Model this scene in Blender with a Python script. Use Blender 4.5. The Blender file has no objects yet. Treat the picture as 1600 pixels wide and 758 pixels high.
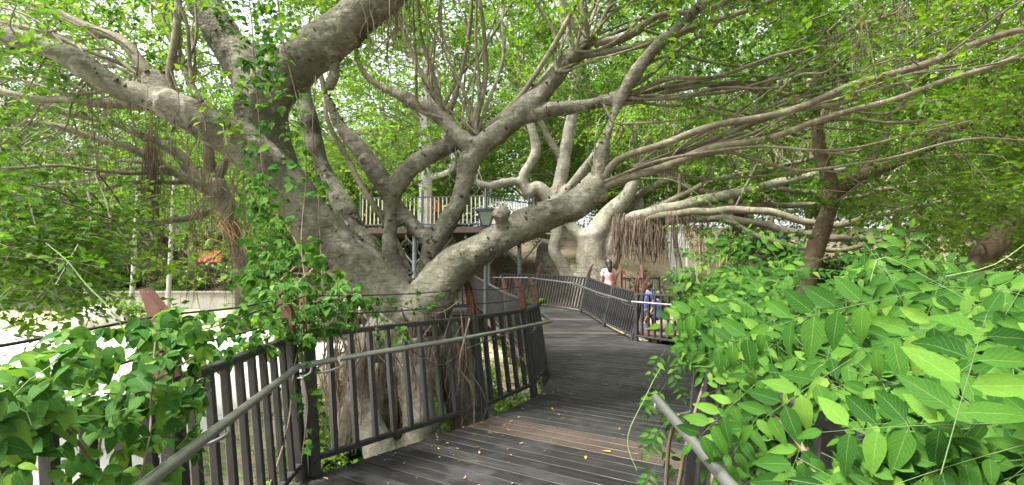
import bpy, math, random
import numpy as np
from mathutils import Vector, Matrix, noise as mnoise

S = bpy.context.scene
COL = S.collection
rng = np.random.default_rng(11)
random.seed(5)
R = math.radians

# ------------------------------------------------------------------ camera, world, sun, exposure
F = 760.0
PITCH = math.atan(46 / F)
CAM = np.array([0.0, 0.0, 1.6])
cam_d = bpy.data.cameras.new('camera')
cam = bpy.data.objects.new('camera', cam_d); COL.objects.link(cam)
cam.location = CAM; cam.rotation_euler = (R(90) + PITCH, 0, 0)
cam_d.sensor_width = 36; cam_d.lens = 36 * F / 1600; cam_d.clip_start = 0.05; cam_d.clip_end = 2000
S.camera = cam

SUN_EL, SUN_AZ = R(62), R(-118)          # azimuth measured from +Y towards +X
w = bpy.data.worlds.new('World'); S.world = w; w.use_nodes = True
nt = w.node_tree; nt.nodes.clear()
sky = nt.nodes.new('ShaderNodeTexSky'); sky.sky_type = 'NISHITA'; sky.sun_disc = False
sky.sun_elevation = SUN_EL; sky.sun_rotation = SUN_AZ; sky.dust_density = 5; sky.air_density = 1.2; sky.ozone_density = 0.5
hs = nt.nodes.new('ShaderNodeHueSaturation'); hs.inputs['Saturation'].default_value = 0.25   # overcast: a pale, nearly white sky
bg = nt.nodes.new('ShaderNodeBackground'); bg.inputs['Strength'].default_value = 0.13
wo = nt.nodes.new('ShaderNodeOutputWorld')
nt.links.new(sky.outputs[0], hs.inputs['Color']); nt.links.new(hs.outputs[0], bg.inputs[0]); nt.links.new(bg.outputs[0], wo.inputs[0])
sd = bpy.data.lights.new('sun', 'SUN'); sd.energy = 3.4; sd.angle = R(9); sd.color = (1.0, 0.95, 0.86)
sun = bpy.data.objects.new('sun', sd); COL.objects.link(sun)
sv = Vector((math.sin(SUN_AZ) * math.cos(SUN_EL), math.cos(SUN_AZ) * math.cos(SUN_EL), math.sin(SUN_EL)))
sun.rotation_euler = sv.to_track_quat('Z', 'Y').to_euler()
vs = S.view_settings
vs.view_transform = 'Standard'; vs.look = 'None'; vs.gamma = 1; vs.exposure = 2.15; vs.use_curve_mapping = False
S.render.engine = 'CYCLES'
cy = S.cycles
cy.use_denoising = True; cy.max_bounces = 7; cy.diffuse_bounces = 4; cy.transmission_bounces = 4; cy.glossy_bounces = 2
cy.use_adaptive_sampling = True; cy.adaptive_threshold = 0.02; cy.sample_clamp_indirect = 8

# ------------------------------------------------------------------ helpers
FW = np.array([0, math.cos(PITCH), math.sin(PITCH)]); UPV = np.array([0, -math.sin(PITCH), math.cos(PITCH)])
def P(px, py, d):
    "a point d metres in front of the camera seen at pixel (px, py) of the 1600 px photograph"
    return CAM + d * (FW + np.array([1.0, 0, 0]) * (px - 800) / F + UPV * (379 - py) / F)
def nrm(a):
    a = np.asarray(a, float); return a / np.maximum(np.linalg.norm(a, axis=-1, keepdims=True), 1e-9)
def sst(a, b, x):
    t = np.clip((x - a) / (b - a), 0, 1); return t * t * (3 - 2 * t)

def ground_z(x, y):
    x = np.asarray(x, float); y = np.asarray(y, float)
    hill = 4.6 * sst(14.5, 27, y) + 0.05 * np.maximum(y - 27, 0)
    left = 1.1 * sst(24.6, 26.5, y) + 0.06 * np.maximum(y - 26, 0)
    b = sst(-9, -4.5, x)
    return -0.6 + (1 - b) * (left + 0.3 * sst(12, 22, y)) + b * hill + 0.05 * np.sin(x * 1.3 + y * .7) * np.sin(y * .9 - x * .4)

class MB:
    def __init__(s): s.v = []; s.f = []; s.m = []; s.r = []; s.uv = []; s.n = 0
    def add(s, v, f, mat=0, rnd=None, uv=None):
        v = np.asarray(v, float).reshape(-1, 3); f = np.asarray(f, int)
        if len(v) == 0 or len(f) == 0: return
        s.v.append(v); s.f.append(f + s.n); s.m.append(np.full(len(f), mat, int)); s.n += len(v)
        s.r.append(np.zeros(len(v)) if rnd is None else np.broadcast_to(np.asarray(rnd, float), (len(v),)))
        s.uv.append(np.zeros((len(v), 2)) if uv is None else np.asarray(uv, float))
    def mesh(s, name, mats, smooth=True):
        me = bpy.data.meshes.new(name)
        V = np.concatenate(s.v); me.vertices.add(len(V)); me.vertices.foreach_set('co', V.ravel())
        lv = np.concatenate([f.ravel() for f in s.f]); lt = np.concatenate([np.full(len(f), f.shape[1]) for f in s.f])
        me.loops.add(len(lv)); me.loops.foreach_set('vertex_index', lv)
        me.polygons.add(len(lt)); me.polygons.foreach_set('loop_start', np.concatenate([[0], np.cumsum(lt)[:-1]]))
        me.polygons.foreach_set('material_index', np.concatenate(s.m))
        me.polygons.foreach_set('use_smooth', np.full(len(lt), bool(smooth)))
        a = me.attributes.new('rnd', 'FLOAT', 'POINT'); a.data.foreach_set('value', np.concatenate(s.r).astype(np.float32))
        u = me.uv_layers.new(name='UVMap'); u.data.foreach_set('uv', np.concatenate(s.uv)[lv].ravel().astype(np.float32))
        for m in (mats if isinstance(mats, (list, tuple)) else [mats]): me.materials.append(m)
        me.update(calc_edges=True); me.validate()
        return me
    def build(s, name, mats, parent=None, smooth=True):
        return link(name, s.mesh(name, mats, smooth), parent)
def link(name, me, parent=None, mat=None):
    o = bpy.data.objects.new(name, me); COL.objects.link(o)
    if parent is not None: o.parent = parent
    return o
def tag(o, label, cat, group=None):
    o['label'] = label; o['category'] = cat
    if group: o['group'] = group
    return o
def thing(name, label, cat, loc=(0, 0, 0), rz=0, group=None):
    o = bpy.data.objects.new(name, None); COL.objects.link(o); o.location = loc; o.rotation_euler = (0, 0, rz)
    o.empty_display_size = 0.2
    return tag(o, label, cat, group)

BOXF = [[0, 1, 3, 2], [4, 6, 7, 5], [0, 4, 5, 1], [2, 3, 7, 6], [0, 2, 6, 4], [1, 5, 7, 3]]
def box(mb, c, s, ax=None, mat=0):
    "box centred at c with full sizes s along axes ax (rows)"
    ax = np.eye(3) if ax is None else np.asarray(ax); s = np.asarray(s) / 2
    v = [np.asarray(c) + i * s[0] * ax[0] + j * s[1] * ax[1] + k * s[2] * ax[2] for i in (-1, 1) for j in (-1, 1) for k in (-1, 1)]
    mb.add(v, BOXF, mat)
def bar(mb, a, b, wid, dep, side=None, mat=0, bev=0.0):
    "rectangular bar from a to b, wid along side, dep across"
    a = np.asarray(a, float); b = np.asarray(b, float); t = nrm(b - a)
    side = np.array([1.0, 0, 0]) if side is None else np.asarray(side, float)
    side = nrm(side - t * np.dot(side, t)); n = np.cross(t, side)
    h, g = wid / 2, dep / 2; c = min(h, g) * 0.28
    prof = [(-h + c, -g), (h - c, -g), (h, -g + c), (h, g - c), (h - c, g), (-h + c, g), (-h, g - c), (-h, -g + c)]
    v = [p + side * x + n * y for p in (a, b) for x, y in prof]
    mb.add(v, [[i, (i + 1) % 8, 8 + (i + 1) % 8, 8 + i] for i in range(8)], mat)
    for o, rev in ((0, True), (8, False)):
        q = [[o + 7, o + 0, o + 1, o + 2], [o + 7, o + 2, o + 3, o + 6], [o + 6, o + 3, o + 4, o + 5]]
        mb.add(v, [x[::-1] for x in q] if rev else q, mat)
def prism(mb, poly, z0, z1, mat=0):
    n = len(poly); v = [(x, y, z0) for x, y in poly] + [(x, y, z1) for x, y in poly]
    mb.add(v, [list(range(n))[::-1]], mat); mb.add(v, [[n + i for i in range(n)]], mat)
    mb.add(v, [[i, (i + 1) % n, n + (i + 1) % n, n + i] for i in range(n)], mat)
def catmull(p, m):
    "resample control rows (x,y,z,r) into m rows"
    p = np.asarray(p, float); n = len(p)
    if n == 2: return p[0] + (p[1] - p[0]) * np.linspace(0, 1, m)[:, None]
    q = np.vstack([2 * p[0] - p[1], p, 2 * p[-1] - p[-2]])
    seg = np.linalg.norm(np.diff(p[:, :3], axis=0), axis=1); s = np.concatenate([[0], np.cumsum(seg)])
    out = []
    for d in np.linspace(0, s[-1], m):
        i = min(np.searchsorted(s, d, 'right') - 1, n - 2); t = (d - s[i]) / max(seg[i], 1e-9)
        a, b, c, e = q[i], q[i + 1], q[i + 2], q[i + 3]
        out.append(.5 * (2 * b + (c - a) * t + (2 * a - 5 * b + 4 * c - e) * t ** 2 + (3 * b - a - 3 * c + e) * t ** 3))
    return np.array(out)
def tube(mb, pts, ns=8, step=None, wob=0.0, mat=0, cap=True, rnd=0):
    p = np.asarray(pts, float)
    L = np.linalg.norm(np.diff(p[:, :3], axis=0), axis=1).sum()
    if step: p = catmull(p, max(3, int(L / step) + 1)); p[:, 3] = np.maximum(p[:, 3], 1e-3)
    c = p[:, :3].copy(); r = p[:, 3]
    if wob:
        k = np.arange(len(c)); ph = rng.uniform(0, 6, 6); s = np.linspace(0, L, len(c))
        for a in range(3): c[:, a] += wob * (np.sin(s * 2.1 + ph[a]) * .6 + np.sin(s * 5.3 + ph[a + 3]) * .4) * np.minimum(1, k / 3)
    t = nrm(np.gradient(c, axis=0)); up = np.array([0, 0, 1.0])
    if abs(t[0] @ up) > .9: up = np.array([1.0, 0, 0])
    s0 = nrm(np.cross(up, t[0])); sides = [s0]
    for i in range(1, len(c)): s0 = nrm(s0 - t[i] * (s0 @ t[i])); sides.append(s0)
    s0 = np.array(sides); n0 = np.cross(t, s0)
    a = np.linspace(0, 2 * np.pi, ns, endpoint=False)
    v = c[:, None] + r[:, None, None] * (np.cos(a)[None, :, None] * s0[:, None] + np.sin(a)[None, :, None] * n0[:, None])
    m = len(c); i = np.arange(m - 1)[:, None] * ns; j = np.arange(ns)[None]; jn = (j + 1) % ns
    f = np.stack([i + j, i + jn, i + ns + jn, i + ns + j], -1).reshape(-1, 4)
    v = v.reshape(-1, 3)
    mb.add(v, f, mat, rnd)
    if cap:
        mb.add(np.vstack([v[:ns], c[0]]), [[(k + 1) % ns, k, ns] for k in range(ns)], mat, rnd)
        mb.add(np.vstack([v[-ns:], c[-1] + t[-1] * r[-1] * .6]), [[k, (k + 1) % ns, ns] for k in range(ns)], mat, rnd)
def ball(mb, c, r, nu=10, nv=7, sq=(1, 1, 1), mat=0):
    th = np.linspace(0, np.pi, nv); ph = np.linspace(0, 2 * np.pi, nu, endpoint=False)
    v = np.array([[math.sin(a) * math.cos(b) * sq[0], math.sin(a) * math.sin(b) * sq[1], math.cos(a) * sq[2]] for a in th for b in ph]) * r + np.asarray(c)
    f = [[i * nu + j, (i + 1) * nu + j, (i + 1) * nu + (j + 1) % nu, i * nu + (j + 1) % nu] for i in range(nv - 1) for j in range(nu)]
    mb.add(v, f, mat)
def remeshed(mb, name, mat, voxel, smooth=6, parent=None, disp=(), poke=None):
    "voxel union of everything in mb, smoothed, baked to a plain mesh, then displaced by noise"
    tmp = mb.build('tmp', mat); m = tmp.modifiers.new('r', 'REMESH'); m.mode = 'VOXEL'; m.voxel_size = voxel; m.use_smooth_shade = True
    if smooth: q = tmp.modifiers.new('s', 'SMOOTH'); q.iterations = smooth; q.factor = 0.5
    dg = bpy.context.evaluated_depsgraph_get(); me = bpy.data.meshes.new_from_object(tmp.evaluated_get(dg))
    bpy.data.objects.remove(tmp)
    if disp:
        n = len(me.vertices); co = np.empty(n * 3); me.vertices.foreach_get('co', co); co = co.reshape(-1, 3)
        no = np.empty(n * 3); me.vertex_normals.foreach_get('vector', no); no = no.reshape(-1, 3)
        h = np.zeros(n)
        for sc, am in disp: h += am * vnoise(co * sc)
        me.vertices.foreach_set('co', (co + no * h[:, None]).ravel())
    me.polygons.foreach_set('use_smooth', np.ones(len(me.polygons), bool))
    me.materials.clear(); me.materials.append(mat); me.name = name; me.update()
    return link(name, me, parent)
def vnoise(p):
    "vectorised value noise in [-1,1]"
    i = np.floor(p).astype(np.int64); f = p - i; f = f * f * (3 - 2 * f)
    def hsh(a, b, c):
        h = (a * 374761393 + b * 668265263 + c * 2147483647) & 0xffffffff
        h = ((h ^ (h >> 13)) * 1274126177) & 0xffffffff
        return ((h ^ (h >> 16)) & 0xffff) / 32767.5 - 1
    r = 0
    for a in (0, 1):
        for b in (0, 1):
            for c in (0, 1):
                wgt = (f[:, 0] if a else 1 - f[:, 0]) * (f[:, 1] if b else 1 - f[:, 1]) * (f[:, 2] if c else 1 - f[:, 2])
                r = r + wgt * hsh(i[:, 0] + a, i[:, 1] + b, i[:, 2] + c)
    return r

# ------------------------------------------------------------------ materials
def new_mat(name):
    m = bpy.data.materials.new(name); m.use_nodes = True; t = m.node_tree
    return m, t, t.nodes['Principled BSDF'], t.nodes['Material Output']
def nd(t, typ, **k):
    n = t.nodes.new('ShaderNode' + typ)
    for a, b in k.items():
        if a.startswith('i_'): n.inputs[a[2:].replace('_', ' ')].default_value = b
        else: setattr(n, a, b)
    return n
def ramp(t, fac, stops):
    r = t.nodes.new('ShaderNodeValToRGB'); e = r.color_ramp.elements
    while len(e) < len(stops): e.new(0.5)
    for x, (p, c) in zip(e, stops): x.position = p; x.color = (*c, 1) if len(c) == 3 else c
    t.links.new(fac, r.inputs[0]); return r.outputs[0]
def mixc(t, fac, a, b, blend='MIX'):
    n = t.nodes.new('ShaderNodeMix'); n.data_type = 'RGBA'; n.blend_type = blend
    for s, x in ((n.inputs[0], fac), (n.inputs[6], a), (n.inputs[7], b)):
        if isinstance(x, (int, float)): s.default_value = x
        elif isinstance(x, tuple): s.default_value = (*x, 1)
        else: t.links.new(x, s)
    return n.outputs[2]
def math_n(t, op, a, b=None, c=None):
    n = t.nodes.new('ShaderNodeMath'); n.operation = op
    for s, x in zip(n.inputs, (a, b, c)):
        if x is None: continue
        if isinstance(x, (int, float)): s.default_value = x
        else: t.links.new(x, s)
    return n.outputs[0]
def bump(t, b, h, dist, st=1.0):
    n = t.nodes.new('ShaderNodeBump'); n.inputs['Distance'].default_value = dist; n.inputs['Strength'].default_value = st
    t.links.new(h, n.inputs['Height']); t.links.new(n.outputs[0], b.inputs['Normal'])
def noise_n(t, sc, det=4, rough=.6, co=None, stretch=None):
    tc = nd(t, 'TexCoord'); src = tc.outputs['Object']
    if stretch: mp = nd(t, 'Mapping'); mp.inputs['Scale'].default_value = stretch; t.links.new(src, mp.inputs[0]); src = mp.outputs[0]
    n = nd(t, 'TexNoise'); n.inputs['Scale'].default_value = sc; n.inputs['Detail'].default_value = det; n.inputs['Roughness'].default_value = rough
    t.links.new(src, n.inputs[0]); return n.outputs[0]
def plain(name, c, rough=.6, metal=0, var=.25, sc=8, bmp=.002, stretch=None):
    m, t, b, o = new_mat(name)
    n = noise_n(t, sc, 5, .65, stretch=stretch)
    lo = tuple(x * (1 - var) for x in c); hi = tuple(min(1, x * (1 + var)) for x in c)
    t.links.new(ramp(t, n, [(.3, lo), (.7, hi)]), b.inputs['Base Color'])
    b.inputs['Roughness'].default_value = rough; b.inputs['Metallic'].default_value = metal
    if bmp: bump(t, b, n, bmp)
    return m
def leaf_mat(name, stops, trans=.4, rough=.42, veins=False, spec=.18, tcol=(1.25, 1.2, .45)):
    m, t, b, o = new_mat(name)
    at = nd(t, 'Attribute', attribute_name='rnd'); oi = nd(t, 'ObjectInfo')
    f = math_n(t, 'ADD', at.outputs['Fac'], math_n(t, 'MULTIPLY', oi.outputs['Random'], 0.999))
    f = math_n(t, 'FRACT', f) if veins else at.outputs['Fac']
    c = ramp(t, f, stops)
    if veins:
        uv = nd(t, 'UVMap'); sp = nd(t, 'SeparateXYZ'); t.links.new(uv.outputs[0], sp.inputs[0])
        ax = math_n(t, 'ABSOLUTE', sp.outputs[0])
        mid = math_n(t, 'LESS_THAN', ax, .045)
        ph = math_n(t, 'SUBTRACT', math_n(t, 'MULTIPLY', sp.outputs[1], 9), math_n(t, 'MULTIPLY', ax, 2.6))
        sv_ = math_n(t, 'LESS_THAN', math_n(t, 'ABSOLUTE', math_n(t, 'SUBTRACT', math_n(t, 'FRACT', ph), .5)), .055)
        vn = math_n(t, 'MAXIMUM', mid, math_n(t, 'MULTIPLY', sv_, .6))
        n2 = noise_n(t, 22, 3)
        c = mixc(t, .35, c, mixc(t, 1.0, c, ramp(t, n2, [(.3, (.55, .6, .5)), (.7, (1.3, 1.25, 1.1))]), 'MULTIPLY'))
        c = mixc(t, math_n(t, 'MULTIPLY', vn, .22), c, (.25, .36, .1))
        bump(t, b, math_n(t, 'ADD', math_n(t, 'MULTIPLY', vn, -1), math_n(t, 'MULTIPLY', n2, .4)), .002, .7)
    t.links.new(c, b.inputs['Base Color']); b.inputs['Roughness'].default_value = rough
    b.inputs['Specular IOR Level'].default_value = spec
    tr = nd(t, 'BsdfTranslucent'); t.links.new(mixc(t, 1.0, c, tcol, 'MULTIPLY'), tr.inputs[0])
    mx = nd(t, 'MixShader'); mx.inputs[0].default_value = trans
    t.links.new(b.outputs[0], mx.inputs[1]); t.links.new(tr.outputs[0], mx.inputs[2]); t.links.new(mx.outputs[0], o.inputs[0])
    return m
def bark_mat(name, lo, mid, hi, moss=(.17, .19, .09), mo=.45, spots=True, fine=.008):
    m, t, b, o = new_mat(name)
    n1 = noise_n(t, 2.6, 8, .62); n2 = noise_n(t, 17, 6, .7); n3 = noise_n(t, 1.1, 4, .6); nr = noise_n(t, 6, 5, .6, stretch=(1, 1, 5))
    c = ramp(t, n1, [(.3, lo), (.5, mid), (.68, hi)])
    c = mixc(t, .55, c, mixc(t, 1.0, c, ramp(t, n2, [(.36, (.3, .28, .26)), (.6, (1.25, 1.25, 1.2))]), 'MULTIPLY'))
    c = mixc(t, math_n(t, 'MULTIPLY', ramp(t, n3, [(.45, (0, 0, 0)), (.62, (1, 1, 1))]), mo), c, moss)
    h = math_n(t, 'ADD', math_n(t, 'MULTIPLY', n2, .8), math_n(t, 'MULTIPLY', nr, .7))
    if spots:
        tc = nd(t, 'TexCoord'); vo = nd(t, 'TexVoronoi'); vo.inputs['Scale'].default_value = 13; vo.inputs['Randomness'].default_value = 1
        dn = nd(t, 'TexNoise'); dn.inputs['Scale'].default_value = 9; t.links.new(tc.outputs['Object'], dn.inputs[0])
        av = nd(t, 'VectorMath', operation='MULTIPLY_ADD'); av.inputs[1].default_value = (.06, .06, .06)
        t.links.new(dn.outputs[1], av.inputs[0]); t.links.new(tc.outputs['Object'], av.inputs[2]); t.links.new(av.outputs[0], vo.inputs[0])
        msk = ramp(t, noise_n(t, 3.3, 3, .6), [(.45, (0, 0, 0)), (.6, (1, 1, 1))])
        sp = math_n(t, 'MULTIPLY', ramp(t, math_n(t, 'ADD', vo.outputs['Distance'], math_n(t, 'MULTIPLY', noise_n(t, 40, 3), .2)), [(.16, (1, 1, 1)), (.3, (0, 0, 0))]), msk)
        c = mixc(t, math_n(t, 'MULTIPLY', sp, .8), c, (.05, .04, .03))
        h = math_n(t, 'SUBTRACT', h, math_n(t, 'MULTIPLY', sp, .5))
    tc2 = nd(t, 'TexCoord'); wn = nd(t, 'TexNoise'); wn.inputs['Scale'].default_value = 3.5; wn.inputs['Detail'].default_value = 5; t.links.new(tc2.outputs['Object'], wn.inputs[0])
    wv = nd(t, 'VectorMath', operation='MULTIPLY_ADD'); wv.inputs[1].default_value = (.5, .5, .5); t.links.new(wn.outputs[1], wv.inputs[0]); t.links.new(tc2.outputs['Object'], wv.inputs[2])
    ve = nd(t, 'TexVoronoi', feature='DISTANCE_TO_EDGE'); ve.inputs['Scale'].default_value = 4.5; t.links.new(wv.outputs[0], ve.inputs[0])
    cr = math_n(t, 'MULTIPLY', ramp(t, ve.outputs['Distance'], [(.0, (1, 1, 1)), (.12, (0, 0, 0))]), ramp(t, n3, [(.5, (0, 0, 0)), (.7, (1, 1, 1))]))
    c = mixc(t, math_n(t, 'MULTIPLY', cr, .28), c, (.06, .05, .036)); h = math_n(t, 'SUBTRACT', h, math_n(t, 'MULTIPLY', cr, .4))
    c = mixc(t, ramp(t, noise_n(t, 5.5, 6, .7), [(.56, (0, 0, 0)), (.64, (.55, .55, .55))]), c, tuple(min(.6, x * 1.35) for x in hi))
    t.links.new(c, b.inputs['Base Color']); b.inputs['Roughness'].default_value = .85; b.inputs['Specular IOR Level'].default_value = .25
    bump(t, b, h, fine, .9)
    return m
M = {}
M['bark'] = bark_mat('bark', (.07, .064, .05), (.155, .145, .115), (.265, .25, .2), moss=(.11, .115, .065), fine=.03)
M['knob'] = plain('dark_bark_knob', (.055, .042, .03), .9, var=.5, sc=14, bmp=.004)
M['bark_pale'] = bark_mat('pale_bark', (.15, .138, .112), (.25, .235, .193), (.35, .335, .28), mo=.25)
M['bark_brown'] = bark_mat('brown_bark', (.05, .035, .022), (.1, .07, .045), (.16, .115, .075), moss=(.1, .1, .06), mo=.3)
M['bark_grey'] = bark_mat('grey_bark', (.1, .085, .06), (.17, .15, .11), (.26, .235, .18), mo=.35)
M['bark_white'] = bark_mat('white_bark', (.38, .36, .34), (.55, .54, .51), (.68, .67, .64), moss=(.3, .3, .26), mo=.2)
M['twig'] = plain('twig_bark', (.17, .145, .105), .85, var=.4, sc=5, bmp=.003)
M['root'] = plain('root_fibre', (.15, .112, .082), .9, var=.5, sc=3, bmp=.002)
M['root_orange'] = plain('young_root', (.42, .2, .06), .8, var=.4, sc=6, bmp=.001)
G1 = [(0, (.022, .062, .009)), (.35, (.064, .155, .018)), (.65, (.13, .265, .03)), (1, (.26, .4, .05))]
G2 = [(0, (.03, .08, .012)), (.4, (.08, .18, .026)), (.7, (.15, .28, .04)), (1, (.27, .42, .075))]
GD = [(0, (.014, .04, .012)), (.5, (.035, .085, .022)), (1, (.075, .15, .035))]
M['leaf_fig'] = leaf_mat('fig_leaves', G1, .48)
M['leaf_far'] = leaf_mat('far_leaves', G2, .45)
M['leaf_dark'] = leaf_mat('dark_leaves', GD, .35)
M['leaf_vine'] = leaf_mat('vine_leaves', [(0, (.02, .075, .014)), (.4, (.045, .14, .028)), (.75, (.085, .195, .038)), (1, (.17, .3, .055))], .45, .55, True, spec=.07)
M['leaf_wis'] = leaf_mat('wisteria_leaves', [(0, (.01, .046, .006)), (.35, (.025, .086, .0105)), (.75, (.048, .13, .016)), (.94, (.082, .18, .024)), (1, (.115, .2, .03))], .34, .6, True, spec=.06, tcol=(1.1, 1.15, .45))
M['leaf_yellow'] = leaf_mat('yellow_leaves', [(0, (.5, .35, .06)), (1, (.65, .5, .08))], .3, .5, True)
M['litter'] = leaf_mat('fallen_leaf', [(0, (.08, .05, .025)), (.45, (.2, .125, .065)), (.85, (.3, .23, .14)), (1, (.4, .27, .06))], .1, .7)
M['stem'] = plain('green_stem', (.13, .22, .05), .5, var=.25)
M['stem_dark'] = plain('leaf_stalk', (.05, .1, .02), .6, var=.3)
M['stem_brown'] = plain('brown_stem', (.11, .078, .05), .75, var=.4)
M['black_steel'] = plain('black_painted_steel', (.026, .025, .026), .45, 0, var=.3, sc=14, bmp=.0006)
M['rust'] = plain('rust_brown_steel', (.13, .06, .042), .55, 0, var=.35, sc=10, bmp=.0012)
M['fascia'] = plain('brown_fascia', (.085, .05, .04), .6, var=.3, sc=6, bmp=.001)
M['steel'] = plain('stainless_steel', (.5, .5, .5), .28, .9, var=.03, sc=30, bmp=0)
M['cable'] = plain('black_cable', (.015, .015, .015), .6, var=.2)
M['concrete'] = plain('concrete', (.27, .26, .24), .85, var=.18, sc=1.2, bmp=.004)
M['plaza'] = plain('pale_paving', (.5, .49, .46), .8, var=.1, sc=.8, bmp=.003)
M['cream'] = plain('cream_paint', (.5, .47, .36), .5, var=.2, sc=12, bmp=.0008)
M['galv'] = plain('grey_galvanised_steel', (.3, .32, .33), .45, .4, var=.2, sc=12, bmp=.0008)
M['dark_steel'] = plain('dark_grey_steel', (.09, .1, .105), .45, .2, var=.2, sc=12, bmp=.0008)
M['darkwood'] = plain('dark_timber', (.07, .045, .035), .7, var=.35, sc=4, bmp=.003)
M['rock'] = plain('boulder_stone', (.36, .33, .3), .9, var=.35, sc=3, bmp=.02)
def plank_mat():
    m, t, b, o = new_mat('weathered_plank')
    at = nd(t, 'Attribute', attribute_name='rnd'); oi = nd(t, 'ObjectInfo')
    uv = nd(t, 'UVMap'); mp = nd(t, 'Mapping'); mp.inputs['Scale'].default_value = (1.6, 38, 1)
    cmb = nd(t, 'CombineXYZ'); t.links.new(math_n(t, 'MULTIPLY', oi.outputs['Random'], 37), cmb.inputs[2]); t.links.new(cmb.outputs[0], mp.inputs['Location'])
    t.links.new(uv.outputs[0], mp.inputs[0])
    g = nd(t, 'TexNoise'); g.inputs['Scale'].default_value = 1; g.inputs['Detail'].default_value = 8; g.inputs['Roughness'].default_value = .65; t.links.new(mp.outputs[0], g.inputs[0])
    wear = noise_n(t, 1.7, 6, .7); fine = noise_n(t, 45, 4, .7)
    c = ramp(t, g.outputs[0], [(.3, (.005, .005, .0053)), (.5, (.012, .0119, .0122)), (.7, (.032, .031, .03))])
    c = mixc(t, 1.0, c, ramp(t, oi.outputs['Random'], [(0, (.55, .54, .53)), (.7, (1.1, 1.09, 1.08)), (1, (1.6, 1.55, 1.5))]), 'MULTIPLY')
    c = mixc(t, ramp(t, wear, [(.5, (0, 0, 0)), (.7, (.6, .6, .6))]), c, (.05, .049, .047))
    br = mixc(t, 1.0, ramp(t, g.outputs[0], [(.25, (.04, .03, .025)), (.75, (.09, .069, .057))]), ramp(t, wear, [(.35, (.7, .68, .66)), (.7, (1.1, 1.1, 1.1))]), 'MULTIPLY')
    c = mixc(t, at.outputs['Fac'], c, br)
    c = mixc(t, ramp(t, fine, [(.66, (0, 0, 0)), (.74, (.5, .5, .5))]), c, (.24, .19, .13))
    t.links.new(c, b.inputs['Base Color'])
    t.links.new(ramp(t, wear, [(.35, (.45,) * 3), (.65, (.75,) * 3)]), b.inputs['Roughness']); b.inputs['Specular IOR Level'].default_value = .28
    bump(t, b, math_n(t, 'ADD', g.outputs[0], math_n(t, 'MULTIPLY', fine, .35)), .004, .8)
    return m
M['plank'] = plank_mat()
def ground_mat():
    m, t, b, o = new_mat('earth')
    n = noise_n(t, .5, 6, .65); n2 = noise_n(t, 9, 5, .7)
    c = ramp(t, n, [(.3, (.14, .105, .07)), (.52, (.22, .172, .115)), (.68, (.29, .235, .165))])
    c = mixc(t, ramp(t, noise_n(t, .9, 5, .7), [(.52, (0, 0, 0)), (.66, (.65, .65, .65))]), c, (.09, .14, .045))
    c = mixc(t, .5, c, mixc(t, 1.0, c, ramp(t, n2, [(.3, (.4, .4, .4)), (.7, (1.3, 1.3, 1.3))]), 'MULTIPLY'))
    t.links.new(c, b.inputs['Base Color']); b.inputs['Roughness'].default_value = .95; bump(t, b, n2, .03)
    return m
M['ground'] = ground_mat()
M['grass'] = leaf_mat('grass_blades', [(0, (.04, .1, .02)), (.6, (.1, .2, .04)), (1, (.22, .3, .08))], .35, .5)

# ------------------------------------------------------------------ the setting: ground, plaza, paths
xs = np.concatenate([np.linspace(-300, -32, 12), np.linspace(-30, 34, 129), np.linspace(36, 300, 12)])
ys = np.concatenate([np.linspace(-200, -12, 10), np.linspace(-10, 50, 121), np.linspace(55, 500, 14)])
X, Y = np.meshgrid(xs, ys); Z = ground_z(X, Y)
mb = MB(); nx, ny = len(xs), len(ys)
i = (np.arange(ny - 1)[:, None] * nx + np.arange(nx - 1)[None]).ravel()
mb.add(np.stack([X, Y, Z], -1).reshape(-1, 3), np.stack([i, i + 1, i + nx + 1, i + nx], -1))
g = mb.build('ground', M['ground']); g['kind'] = 'structure'
def drape(name, poly_fn, u, v, off, mat):
    mb = MB(); U, V = np.meshgrid(u, v); Xp, Yp = poly_fn(U, V); Zp = ground_z(Xp, Yp) + off
    n, m = len(u), len(v); i = (np.arange(m - 1)[:, None] * n + np.arange(n - 1)[None]).ravel()
    mb.add(np.stack([Xp, Yp, Zp], -1).reshape(-1, 3), np.stack([i, i + 1, i + n + 1, i + n], -1))
    o = mb.build(name, mat); o['kind'] = 'structure'; return o
drape('plaza', lambda U, V: (-26 + U * (22.2 - .06 * V), V), np.linspace(0, 1, 40), np.linspace(-9.7, 16.6, 56), .05, M['plaza'])
drape('lawn', lambda U, V: (-30 + U * 24, V), np.linspace(0, 1, 40), np.linspace(16.65, 24.2, 20), .045, plain('dry_lawn', (.33, .31, .15), .9, var=.35, sc=1.5, bmp=.02))
c0, c1 = P(1092, 436, 17), P(1046, 372, 26)
drape('concrete_path', lambda U, V: (c0[0] + (c1[0] - c0[0]) * V + (U - .5) * 1.1, c0[1] + (c1[1] - c0[1]) * V), np.linspace(0, 1, 6), np.linspace(0, 1, 40), .06, M['concrete'])

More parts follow.
